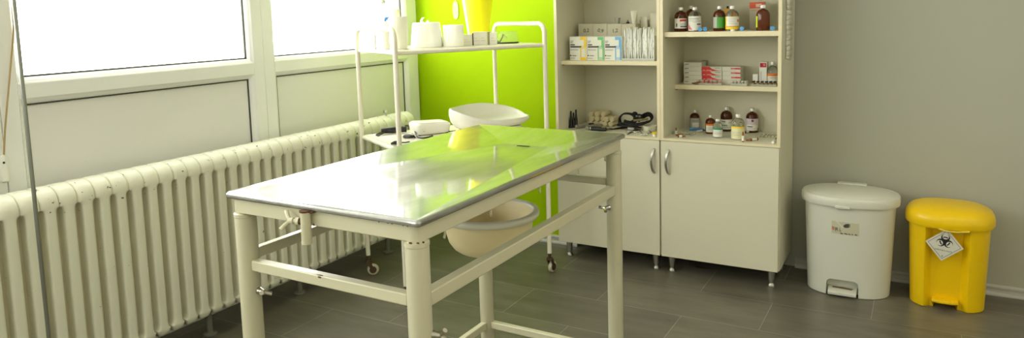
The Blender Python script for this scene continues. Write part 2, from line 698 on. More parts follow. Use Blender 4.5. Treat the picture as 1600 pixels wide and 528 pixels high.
def wing_screw(name, p, d, m, parent, L=0.030, wing=0.017, tilt=0.5, stem=None):
    """Thumb screw: threaded stem from p along d, two rounded wings."""
    p = Vector(p)
    d = Vector(d).normalized()
    e = p + d * L
    mb = MB()
    mb.cyl(p, e, 0.0055, seg=10)
    mb.cyl(p, p + d * 0.009, 0.0105, 0.009, seg=12)
    mb.cyl(e - d * 0.012, e, 0.0085, 0.007, seg=12)
    up = Vector((0, 0, 1))
    s = d.cross(up).normalized()
    w = (up * math.cos(tilt) + s * math.sin(tilt)).normalized()
    for k in (-1, 1):
        mb.tube([e - d * 0.004, e + w * k * wing * 0.6 + d * 0.006, e + w * k * wing * 1.25 + d * 0.013], 0.005, 8, rads=[0.0045, 0.0052, 0.0058])
    return mb.build(name, m, parent)


def build_table():
    cx, cy = TX + TW / 2, TY + TL / 2
    root = thing('examination_table', 'cream tubular steel veterinary operating table with sunken stainless top', 'table', (TX, TY, 0), TA)
    # --- stainless top: flat rim, panels falling to a drain near the far end
    b = 0.008
    m = MB()
    fx0, fx1, fy = 0.23, 0.410, TL - 0.178
    dz = 0.0335
    z = TZ
    # grid fan: outer rim ring -> panels with small roundings
    t = 0.0165
    v = m.bm.verts.new

    def ring(ins, zz, r):
        P = []
        for (cx_, cy_, a0) in ((ins + r, ins + r, PI), (TW - ins - r, ins + r, 1.5 * PI), (TW - ins - r, TL - ins - r, 0), (ins + r, TL - ins - r, 0.5 * PI)):
            P += [v((cx_ + r * math.cos(a0 + PI / 2 * q / 4), cy_ + r * math.sin(a0 + PI / 2 * q / 4), zz)) for q in range(5)]
        return P
    R_ = [ring(0.005, z - t, 0.006), ring(0.0015, z - t + 0.001, 0.009), ring(0.0, z - t + 0.004, 0.010), ring(0.0, z - 0.008, 0.010),
          ring(0.0006, z - 0.0052, 0.010), ring(0.0022, z - 0.0026, 0.009), ring(0.0045, z - 0.0008, 0.008), ring(0.0075, z, 0.006), ring(0.011, z - 0.0006, 0.003)]
    for A, B in zip(R_, R_[1:]):
        for i in range(20):
            j = (i + 1) % 20
            m.bm.faces.new((A[i], A[j], B[j], B[i]))
    rim = 0.011
    inn = R_[-1]
    c0, c1, c2, c3 = 2, 7, 12, 17
    fl, fr = v((fx0, fy, z - dz)), v((fx1, fy, z - dz))
    m.bm.faces.new(inn[c0:c1 + 1] + [fr, fl])            # floor of the trough, rising to the near end
    m.bm.faces.new(inn[c3:] + inn[:c0 + 1] + [fl])       # left panel
    m.bm.faces.new(inn[c1:c2 + 1] + [fr])                # right panel
    m.bm.faces.new(inn[c2:c3 + 1] + [fl, fr])            # far panel
    hip = [inn[c0], inn[c1], inn[c2], inn[c3], fl, fr]
    bmesh.ops.bevel(m.bm, geom=[e for e in m.bm.edges if all(q in hip for q in e.verts) and any(q in (fl, fr) for q in e.verts)], offset=0.006, segments=4, affect='EDGES', profile=0.5)
    st = bpy.data.materials.new('stainless_top')
    st.use_nodes = True
    nt = st.node_tree
    bs = nt.nodes['Principled BSDF']
    bs.inputs['Base Color'].default_value = (*lin((182, 183, 178)), 1)
    bs.inputs['Metallic'].default_value = 1
    tc = nt.nodes.new('ShaderNodeTexCoord')
    mp = nt.nodes.new('ShaderNodeMapping')
    mp.inputs['Scale'].default_value = (9, 2.5, 4)
    mp.inputs['Rotation'].default_value = (0, 0, 0.4)
    nt.links.new(tc.outputs['Object'], mp.inputs['Vector'])
    nz = nt.nodes.new('ShaderNodeTexNoise')
    nz.inputs['Scale'].default_value = 1.7
    nz.inputs['Detail'].default_value = 5
    nt.links.new(mp.outputs['Vector'], nz.inputs['Vector'])
    mr = nt.nodes.new('ShaderNodeMapRange')
    mr.inputs['From Min'].default_value = 0.35
    mr.inputs['From Max'].default_value = 0.7
    mr.inputs['To Min'].default_value = 0.30
    mr.inputs['To Max'].default_value = 0.44
    nt.links.new(nz.outputs['Fac'], mr.inputs['Value'])
    bs.inputs['Roughness'].default_value = 0.05
    b2 = nt.nodes.new('ShaderNodeBsdfPrincipled')
    b2.inputs['Base Color'].default_value = (*lin((200, 200, 196)), 1)
    b2.inputs['Metallic'].default_value = 1
    b2.inputs['Roughness'].default_value = 0.38
    mxs = nt.nodes.new('ShaderNodeMixShader')
    nt.links.new(mr.outputs['Result'], mxs.inputs['Fac'])
    nt.links.new(bs.outputs['BSDF'], mxs.inputs[1])
    nt.links.new(b2.outputs['BSDF'], mxs.inputs[2])
    nt.links.new(mxs.outputs['Shader'], nt.nodes['Material Output'].inputs['Surface'])
    m.build('steel_top', st, root, smooth=False)
    d = MB()
    for k in range(5):
        d.box(-0.0035 + 0.0105 * (k - 2), -0.006, -0.0006, 0.0025 + 0.0105 * (k - 2), 0.006, 0.0006)
    dr = d.build('drain_slots', mat('drain_black', (30, 32, 26), 0.6), root, smooth=False)
    # lies on the trough floor, just short of its far edge
    sl = math.atan2(-(dz - 0.0008), fy - rim)
    dr.location = (0.32, fy - 0.022, z - dz + 0.022 * dz / fy + 0.0012)
    dr.rotation_euler = (sl, 0, 0)
    # --- apron with round corner posts
    ap = MB()
    ins, za0, za1, th = 0.010, 0.934, TZ - 0.0155, 0.026
    ap.box(0.03, ins, za0, TW - 0.03, ins + th, za1)
    ap.box(0.03, TL - ins - th, za0, TW - 0.03, TL - ins, za1)
    ap.box(ins, 0.03, za0, ins + th, TL - 0.03, za1)
    ap.box(TW - ins - th, 0.03, za0, TW - ins, TL - 0.03, za1)
    ap.build('apron', M_CREAM, root, bevel=0.003)
    i = 0.034
    legxy = [(i, i), (TW - i, i), (TW - i, TL - i), (i, TL - i)]
    ro, ri = 0.0275, 0.0242
    for (x, y) in legxy:
        l = MB()
        l.lathe([(ro - 0.002, 0.0), (ro, 0.004), (ro, za0 - 0.014), (ro + 0.0012, za0 - 0.012), (ro + 0.0012, za0 - 0.004), (ri + 0.001, za0 - 0.003), (ri, za0 - 0.002), (ri, za1)], 32, Matrix.Translation((x, y, 0)))
        lg = l.build('leg', M_CREAM, root, angle=30)
        f = MB()
        f.lathe([(ro + 0.004, 0), (ro + 0.006, 0.004), (ro + 0.006, 0.03), (ro + 0.001, 0.034)], 24, Matrix.Translation((x, y, 0)))
        f.build('rubber_foot', M_BLACK, lg)
    # --- stretcher bars, upper and lower rings

    def bar(p, q, w, h, ztop):
        m = MB()
        x0, x1 = sorted((p[0], q[0]))
        y0, y1 = sorted((p[1], q[1]))
        if x1 - x0 < 1e-6:
            m.box(x0 - w / 2, y0 + ro * 0.9, ztop - h, x0 + w / 2, y1 - ro * 0.9, ztop)
        else:
            m.box(x0 + ro * 0.9, y0 - w / 2, ztop - h, x1 - ro * 0.9, y0 + w / 2, ztop)
        return m.build('stretcher', M_CREAM, root, bevel=0.003)
    A, B, C, D = legxy
    front = bar(A, B, 0.026, 0.028, 0.808)
    right = bar(B, C, 0.030, 0.034, 0.808)
    back = bar(D, C, 0.024, 0.026, 0.830)
    left = bar(A, D, 0.024, 0.028, 0.830)
    for s in ((A, D), (D, C), (A, B), (B, C)):
        bar(*s, 0.024, 0.028, 0.192)
    # --- infusion pole socket on the near end
    sx = 0.292
    so = MB()
    so.cyl((sx, -0.002, 0.893), (sx, -0.002, za1 - 0.001), 0.0125, seg=24)
    sk = so.build('pole_socket', M_CREAM, root)
    r = MB()
    r.cyl((sx, -0.002, za1 - 0.003), (sx, -0.002, za1 + 0.0006), 0.0138, 0.0142, seg=14)
    r.build('rusty_rim', M_RUST, sk, smooth=False)
    MB().box(sx + 0.004, -0.003, za1 - 0.004, sx + 0.024, 0.0095, za1 - 0.0004).build('rust_spot', M_RUST, sk, smooth=False)
    MB().cyl((sx - 0.0115, -0.003, 0.945), (sx - 0.022, -0.006, 0.947), 0.0085, 0.007, seg=9).build('rusty_collar', M_RUST, sk, smooth=False)
    MB().box(sx + 0.0125, 0.0085, 0.935, sx + 0.0155, 0.0102, 0.940).build('rust_spot', M_RUST, sk, smooth=False)
    wing_screw('wing_screw', (sx - 0.018, -0.005, 0.946), (-1, -0.35, 0.03), M_CREAM, root, 0.028, 0.020, 0.75)
    # --- clamping screws on the telescopic legs
    scr = mat('old_plated_screw', (190, 186, 170), 0.28, 1.0)
    wing_screw('wing_screw', (A[0] + ro, A[1] + 0.004, 0.722), (1, -0.1, 0), scr, root, 0.020, 0.013, 1.2)
    wing_screw('wing_screw', (B[0] + ro * 0.9, B[1] + 0.012, 0.715), (1, 0.2, 0), scr, root, 0.020, 0.014, 0.35)
    wing_screw('wing_screw', (C[0] - ro * 0.4, C[1] - ro * 0.9, 0.728), (-0.4, -1, 0), M_CHROME, root, 0.02, 0.014, 1.3)
    # --- small hooks under the long aprons
    for yy in (0.137, 0.340, 0.607, 0.870, 1.086):
        for xx in (TW - ins - th + 0.004,):
            h = MB()
            h.tube([(xx, yy, za0 + 0.004), (xx, yy, za0 - 0.012), (xx + 0.001, yy - 0.003, za0 - 0.021), (xx + 0.004, yy - 0.008, za0 - 0.023), (xx + 0.006, yy - 0.012, za0 - 0.018)], 0.0028, 8)
            h.cyl((xx, yy, za0 - 0.006), (xx, yy, za0 + 0.002), 0.0048, seg=10)
            h.build('hook', mat('hook_enamel', (214, 208, 182), 0.35), root)
    # --- rust chips
    rr = random.Random(3)

    def chip(x, y, zz, w, h, nrm):
        n = 7
        ring = [(w * (0.7 + 0.5 * rr.random()) * math.cos(2 * PI * k / n), h * (0.7 + 0.5 * rr.random()) * math.sin(2 * PI * k / n)) for k in range(n)]
        if nrm == 'y':
            P = [Vector((x + a, y, zz + b_)) for a, b_ in ring]
        elif nrm == 'z':
            P = [Vector((x + a, y + b_, zz)) for a, b_ in ring]
        else:
            P = [Vector((x, y + a, zz + b_)) for a, b_ in ring]
        q = MB()
        q.bm.faces.new([q.bm.verts.new(p) for p in P])
        q.build('rust_spot', M_RUST, root, smooth=False)
    chip(0.302, i - 0.0132, 0.804, 0.008, 0.003, 'y')
    chip(0.302, i - 0.011, 0.8083, 0.011, 0.003, 'z')
    for k in range(3):
        a = -PI / 2 + (rr.random() - 0.4) * 2.4
        x, y = B[0] + (ri + 0.0008) * math.cos(a), B[1] + (ri + 0.0008) * math.sin(a)
        MB().box(x - 0.002 - 0.002 * rr.random(), y - 0.001, za0 - 0.0026, x + 0.003, y + 0.001, za0 + 0.001 * rr.random()).build('rust_spot', M_RUST, root, smooth=False)
    for k in range(5):
        x = 0.5 + 0.09 * rr.random()
        chip(x, ins - 0.0004, za1 - 0.003, 0.003, 0.002, 'y')
    # --- ring bracket that carries the basin, fixed to the left stretcher
    bx, by, bz = 0.312, 0.770, 0.770
    g = MB()
    R = 0.1535
    g.tube([(bx + R * math.cos(2 * PI * k / 40), by + R * math.sin(2 * PI * k / 40), bz - 0.007) for k in range(40)], 0.003, 8, closed=True)
    for s in (-1, 1):
        g.tube([(bx - R * 0.9, by + s * R * 0.42, bz - 0.007), (0.08, by + s * 0.07, bz - 0.007), (i, by + s * 0.07, 0.803)], 0.003, 8)
    g.build('basin_ring', M_CREAM, root)
    w = Matrix.Translation((TX, TY, 0)) @ RZ(TA) @ Vector((bx, by, bz))
    build_basin(w)


def build_basin(w):
    t = thing('basin', 'round cream plastic wash basin hung under the operating table', 'basin', w)
    prof = [(0.0001, -0.122), (0.086, -0.122), (0.102, -0.118), (0.120, -0.105), (0.134, -0.084), (0.142, -0.055), (0.1475, -0.022), (0.1495, -0.004),
            (0.158, -0.004), (0.163, -0.007), (0.1665, -0.004), (0.168, 0.004), (0.165, 0.011), (0.158, 0.014), (0.150, 0.013), (0.146, 0.006),
            (0.1425, -0.022), (0.137, -0.055), (0.129, -0.080), (0.115, -0.099), (0.098, -0.112), (0.0001, -0.115)]
    MB().lathe(prof, 56, cap0=False, cap1=False).build('bowl', mat('cream_plastic', (234, 220, 172), 0.4), t, angle=50)
    rim = [(0.1492, -0.0045), (0.158, -0.0048), (0.163, -0.0078), (0.1671, -0.0044), (0.1687, 0.004), (0.1656, 0.0117), (0.158, 0.0147), (0.1496, 0.0137), (0.1457, 0.0060)]
    MB().lathe(rim, 56, cap0=False, cap1=False).build('rim', mat('pale_rim_plastic', (222, 220, 200), 0.35), t, angle=60)


# ------------------------------------------------------------------ trolley
QX, QY, QA, QW, QL, QZT, QZH, QZL = -2.2017, 3.1789, 1.05019, 0.553, 0.8432, 1.2560, 1.3695, 0.782


def q2w(x, y, z=0.0):
    """Trolley coordinates (x long, y across, from its centre) to the room."""
    return Vector((QX + x * math.cos(QA) - y * math.sin(QA), QY + x * math.sin(QA) + y * math.cos(QA), z))


def build_trolley():
    t = thing('instrument_trolley', 'ivory tubular two-shelf instrument trolley on castors in front of the green wall', 'trolley', (QX, QY, 0), QA)
    hl, hw, r = QL / 2, QW / 2, 0.0125
    for s in (-1, 1):
        m = MB()
        R = 0.055
        P = [(s * hl, -hw, 0.115), (s * hl, -hw, QZL), (s * hl, -hw, QZT), (s * hl, -hw, QZH - R)]
        P += [(s * hl, -hw + R - R * math.cos(a), QZH - R + R * math.sin(a)) for a in [PI / 2 * k / 6 for k in range(1, 7)]]
        P += [(s * hl, hw - R + R * math.sin(a), QZH - R + R * math.cos(a)) for a in [PI / 2 * k / 6 for k in range(0, 7)]]
        P += [(s * hl, hw, QZT), (s * hl, hw, QZL), (s * hl, hw, 0.115)]
        m.tube(P, r, 16)
        m.build('end_frame', M_TROLLEY, t, angle=60)
    for z, nm in ((QZT, 'top_shelf'), (QZL, 'lower_shelf')):
        m = MB()
        e = 0.013
        o = rrect(QL + 0.004, QW + 0.004, 0.02, 6)
        rings = []
        for k, (dx, dz) in enumerate(((-0.010, -0.012), (0.0, -0.009), (0.002, 0.0), (-0.001, 0.006), (-0.008, 0.0095), (-0.017, 0.008), (-0.024, 0.005))):
            rings.append([Vector((x * (1 + 2 * dx / QL), y * (1 + 2 * dx / QW), z + dz)) for x, y in o])
        m.rings(rings)
        m.build(nm, M_TROLLEY, t, angle=50)
    rb = mat('castor_tyre', (196, 188, 164), 0.5)
    dk = mat('castor_fork', (92, 72, 58), 0.45, 0.6)
    for sx in (-1, 1):
        for sy in (-1, 1):
            x, y = sx * hl, sy * hw
            M = Matrix.Translation((x, y, 0)) @ RZ(0.9 * sx + 0.5 * sy)
            f = MB()
            f.cyl(M @ Vector((0, 0, 0.082)), M @ Vector((0, 0, 0.120)), 0.009)
            f.cyl(M @ Vector((0, 0, 0.080)), M @ Vector((0, 0, 0.090)), 0.019, 0.017)
            for s in (-1, 1):
                f.prism([(-0.012, 0.082), (0.014, 0.082), (0.030, 0.03), (0.016, 0.026)], s * 0.014 - 0.0015, s * 0.014 + 0.0015, M @ Matrix.Rotation(PI / 2, 4, 'X'))
            fk = f.build('castor', dk, t, angle=30)
            w = MB()
            c = M @ Vector((0.023, 0, 0.032))
            ax = (M.to_3x3() @ Vector((0, 1, 0))).normalized()
            q = ax.to_track_quat('Z', 'Y').to_matrix().to_4x4()
            q.translation = c
            w.lathe([(0.013, -0.011), (0.026, -0.010), (0.0305, -0.007), (0.032, 0), (0.0305, 0.007), (0.026, 0.010), (0.013, 0.011)], 24, q)
            w.build('wheel', rb, fk, angle=50)
            h = MB()
            h.cyl(c - ax * 0.0125, c + ax * 0.0125, 0.020)
            h.cyl(c - ax * 0.017, c + ax * 0.017, 0.009)
            h.build('wheel_hub', dk, fk)
    return t


# ------------------------------------------------------------------ cabinets
CF_Y = 3.6726
CA, CB, CC = -1.8279, -1.2090, -0.5999
Z_D0, Z_D1, Z_C = 0.0955, 0.7325, 0.7445     # door bottom, door top, deck
CAB_BACK = 4.066
TOPZ = 1.98


def build_cabinet(x0, x1, label, shelves, handle_side):
    t = thing('storage_cabinet', label, 'cabinet', ((x0 + x1) / 2, CF_Y, 0))
    hx = (x1 - x0) / 2
    D = CAB_BACK - CF_Y
    th = 0.017
    m = MB()
    for s in (-1, 1):
        a, b = (-hx + 0.0006, -hx + th) if s < 0 else (hx - th, hx - 0.0006)
        m.box(a, 0.0012, Z_D1 - 0.001, b, D, TOPZ)
        m.box(a, 0.019, Z_D0 + 0.001, b, D, Z_D1 - 0.001)
    m.box(-hx + th, 0.019, Z_D0 + 0.001, hx - th, D, Z_D0 + 0.018)
    m.box(-hx + th, 0.0012, TOPZ - th, hx - th, D, TOPZ)
    m.build('carcass', M_LAM, t, smooth=False)
    MB().box(-hx + th, 0.0012, Z_D1, hx - th, D - 0.01, Z_C).build('deck', M_LAM, t, smooth=False)
    MB().box(-hx + th, D - 0.008, Z_D0 + 0.02, hx - th, D, TOPZ - 0.02).build('back_panel', M_LAMBACK, t, smooth=False)
    e = MB()
    for a, b in ((-hx + 0.0006, -hx + th), (hx - th, hx - 0.0006)):
        e.box(a, 0, Z_D1 - 0.001, b, 0.0012, TOPZ)
    e.box(-hx + th, 0, Z_D1 - 0.001, hx - th, 0.0012, Z_C)
    e.box(-hx + th, 0, TOPZ - th, hx - th, 0.0012, TOPZ)
    e.build('edge_strip', M_LAMEDGE, t, smooth=False)
    for (zt, y0, thick) in shelves:
        s = MB().box(-hx + th + 0.0008, y0 + 0.0012, zt - thick, hx - th - 0.0008, D - 0.009, zt).build('shelf', M_LAM, t, smooth=False)
        MB().box(-hx + th + 0.0008, y0, zt - thick, hx - th - 0.0008, y0 + 0.0012, zt).build('shelf_edge', M_LAMEDGE, s, smooth=False)
        p = MB()
        for sx in (-1, 1):
            p.cyl((sx * (hx - th), y0 + 0.02, zt - thick - 0.003), (sx * (hx - th - 0.012), y0 + 0.02, zt - thick - 0.003), 0.003, seg=8)
        p.build('shelf_pin', mat('brown_pin', (120, 92, 60), 0.5), s)
    dm = MB().box(-hx + 0.0022, 0.0, Z_D0, hx - 0.0062, 0.0172, Z_D1 - 0.0035).build('door', M_LAM, t, bevel=0.0012)
    h = MB()
    xh = handle_side * (hx - 0.040)
    P = []
    zc, hl = 0.617, 0.064
    for k in range(15):
        a = -1 + 2 * k / 14
        P.append((xh - 0.010 * (1 - a * a) * 1.0 + 0.006, -0.002 - 0.020 * (1 - a * a) ** 0.7, zc + hl * a))
    h.tube(P, 0.004, 10, flat=(0.0065, 0.0028))
    for a in (0, -1):
        h.cyl((P[a][0], 0.003, P[a][2]), (P[a][0], -0.003, P[a][2]), 0.0058)
    h.build('handle', M_ALU, dm, angle=60)
    for sx, yy in ((-1, 0.055), (1, 0.055), (-1, D - 0.05), (1, D - 0.05)):
        f = MB()
        f.lathe([(0.019, 0), (0.020, 0.004), (0.017, 0.012), (0.0115, 0.019), (0.0115, 0.022), (0.0135, 0.024), (0.021, Z_D0 + 0.001)], 20, Matrix.Translation((sx * (hx - 0.045), yy, 0)))
        f.build('foot', M_ALU, t, angle=35)
    return t


def build_cabinets():
    build_cabinet(CA, CB, 'cream storage cabinet beside the green wall, with syringe boxes on its upper shelf', [(1.1500, 0.047, 0.022), (1.62, 0.047, 0.022)], 1)
    build_cabinet(CB, CC, 'cream storage cabinet full of medicine bottles, beside the white bin', [(1.3060, 0.02, 0.025), (1.0120, 0.20, 0.025), (1.63, 0.02, 0.025)], -1)
    # ragged strip of tape on the outer side
    t = MB()
    rr = random.Random(5)
    n = 16
    za, zb = 1.56, 1.145
    L_, R_ = [], []
    for k in range(n + 1):
        z = za + (zb - za) * k / n
        L_.append((CC + 0.0012 + 0.002 * rr.random(), 3.792 - 0.03 * (k > 0) * rr.random() * 0.3, z + (0.02 if k == n else 0)))
        R_.append((CC + 0.0012 + 0.004 * rr.random(), 3.955 + 0.012 * rr.random() - (0.03 if k == n else 0), z))
    for k in range(n):
        t.quad(L_[k], R_[k], R_[k + 1], L_[k + 1])
    o = t.build('paper_strip', mat('tattered_paper', (226, 224, 206), 0.7, bump=0.35, bscale=120), smooth=True, solid=0.0008)
    tag(o, 'tattered pale strip of tape stuck to the outer side of the right cabinet', 'tape')


# ------------------------------------------------------------------ bins
def superring(a, b, n, N, z, cy=0.0, y_cut=None, warp=None):
    P = []
    for i in range(N):
        t = 2 * PI * i / N
        c, s = math.cos(t), math.sin(t)
        x = a * math.copysign(abs(c) ** (2 / n), c)
        y = b * math.copysign(abs(s) ** (2 / n), s) + cy
        p = Vector((x, y, z))
        P.append(warp(p) if warp else p)
    return P


def build_white_bin():
    c = Vector((-0.300, 3.872, 0))
    t = thing('pedal_bin', 'white oval pedal bin with a torn label, beside the cabinet', 'bin', c, 0.02)
    N = 96
    a0, b0, a1, b1, H = 0.188, 0.142, 0.206, 0.156, 0.458

    m = MB()
    zs = [0, 0.003, 0.009, 0.12, 0.25, 0.38, H]
    rs = []
    for z in zs:
        k = z / H
        ins = -0.005 if z < 0.003 else 0
        rs.append(superring(a0 + (a1 - a0) * k + ins, b0 + (b1 - b0) * k + ins, 2.5, N, z))
    m.rings(rs)
    wm = mat('white_bin_plastic', (214, 214, 200), 0.38)
    bd = m.build('body', wm, t, angle=30)
    cu = MB()
    ol = [(-0.078, -0.02), (0.078, -0.02)] + arc(0.078 - 0.03, 0.086 - 0.03, 0.03, 0, PI / 2, 6) + arc(-0.078 + 0.03, 0.086 - 0.03, 0.03, PI / 2, PI, 6)
    cu.rings([[Vector((x * k - 0.018, y, zz)) for x, zz in ol] for y, k in ((-0.25, 1.0), (-0.086, 0.9))])
    carve(bd, cu.build('cutter', wm, t, smooth=False))
    # lid: rounded rim skirt and slightly domed top
    l = MB()
    A, B = 0.222, 0.168
    lr = [(-0.006, H - 0.006), (0.0, H - 0.004), (0.002, H + 0.012), (0.001, H + 0.030), (-0.003, H + 0.037), (-0.010, H + 0.040), (-0.016, H + 0.0385), (-0.021, H + 0.0385), (-0.026, H + 0.041), (-0.05, H + 0.046), (-0.09, H + 0.050), (-0.13, H + 0.052)]
    l.rings([superring(A + d, B + d, 2.35, N, z) for d, z in lr])
    lid = l.build('lid', wm, t, angle=35)
    x = MB()
    x.box(-0.055, -0.004, -0.002, 0.012, 0.012, 0.012)
    tab = x.build('lid_tab', wm, lid, bevel=0.003)
    tab.location = (0.0, -B - 0.001, H - 0.008)
    hb = MB().box(-0.07, B - 0.03, H + 0.02, 0.07, B + 0.012, H + 0.048).build('hinge', wm, t, bevel=0.006)
    p = MB()
    p.prism([(-0.064, -0.062), (0.064, -0.062), (0.067, 0.03), (-0.067, 0.03)], 0.0, 0.011)
    p.box(-0.064, -0.066, -0.006, 0.064, -0.058, 0.0105)
    pd = p.build('pedal', wm, t, bevel=0.003)
    pd.location = (-0.018, -0.088, 0.024)
    pd.rotation_euler = (0.16, 0, 0)
    tr = MB()
    tr.prism([(-0.045, -0.012), (0.040, -0.018), (0.050, -0.004), (0.0, 0.004), (-0.045, 0.0)], 0, 0.0008)
    tx = tr.build('pedal_grime', mat('brown_grime', (126, 104, 84), 0.8), pd, smooth=False)
    tx.location = (0, -0.01, 0.0111)
    # torn label
    zc = 0.350

    def yf(x, z):
        k = z / H
        a, b = a0 + (a1 - a0) * k, b0 + (b1 - b0) * k
        return -b * max(0.0, 1 - abs(x / a) ** 2.5) ** (1 / 2.5) - 0.0008

    def patch(name, x0, x1, z0, z1, m, parent, off=0.0, poly=None):
        q = MB()
        nx, nz_ = 10, 3
        if poly:
            q.bm.faces.new([q.bm.verts.new((x, yf(x, z) - off, z)) for x, z in poly])
        else:
            V = [[q.bm.verts.new((x0 + (x1 - x0) * i / nx, yf(x0 + (x1 - x0) * i / nx, z0 + (z1 - z0) * j / nz_) - off, z0 + (z1 - z0) * j / nz_ - 0.003 * i / nx)) for i in range(nx + 1)] for j in range(nz_ + 1)]
            for j in range(nz_):
                for i in range(nx):
                    q.bm.faces.new((V[j][i], V[j][i + 1], V[j + 1][i + 1], V[j + 1][i]))
        return q.build(name, m, parent, smooth=False)
    lb = patch('label', -0.069, 0.052, zc - 0.031, zc + 0.031, mat('aged_label', (198, 194, 168), 0.6), t)
    gr = mat('dark_grey_print', (70, 74, 66), 0.6)
    patch('torn_patch', 0, 0, 0, 0, wm, lb, 0.0006, [(-0.055, zc + 0.032), (-0.048, zc + 0.032), (-0.016, zc + 0.004), (-0.020, zc - 0.001)])
    patch('torn_patch', 0, 0, 0, 0, wm, lb, 0.0006, [(-0.048, zc + 0.032), (-0.034, zc + 0.032), (-0.036, zc + 0.026)])
    ov = [(-0.001 + 0.016 * math.cos(a), zc + 0.013 + 0.010 * math.sin(a) + 0.003 * math.cos(a)) for a in [0.3 + 5.7 * k / 18 for k in range(19)]]
    patch('printed_emblem', 0, 0, 0, 0, gr, lb, 0.0008, ov + [(0.005, zc + 0.013)])
    patch('red_print', -0.0675, -0.056, zc - 0.013, zc + 0.004, mat('faded_red', (196, 128, 110), 0.6), lb, 0.0008)
    for w, px, s in (('R', -0.046, 0.026), ('L', -0.030, 0.022)):
        text(w, s, gr, lb, (px, yf(px, zc - 0.010) - 0.0012, zc - 0.010), (PI / 2, 0, 0.0))
    for x0, x1 in ((-0.03, -0.018), (-0.012, 0.002), (0.006, 0.014), (0.02, 0.026), (0.034, 0.044)):
        patch('small_print', x0, x1, zc - 0.0285, zc - 0.0235, gr, lb, 0.0008)


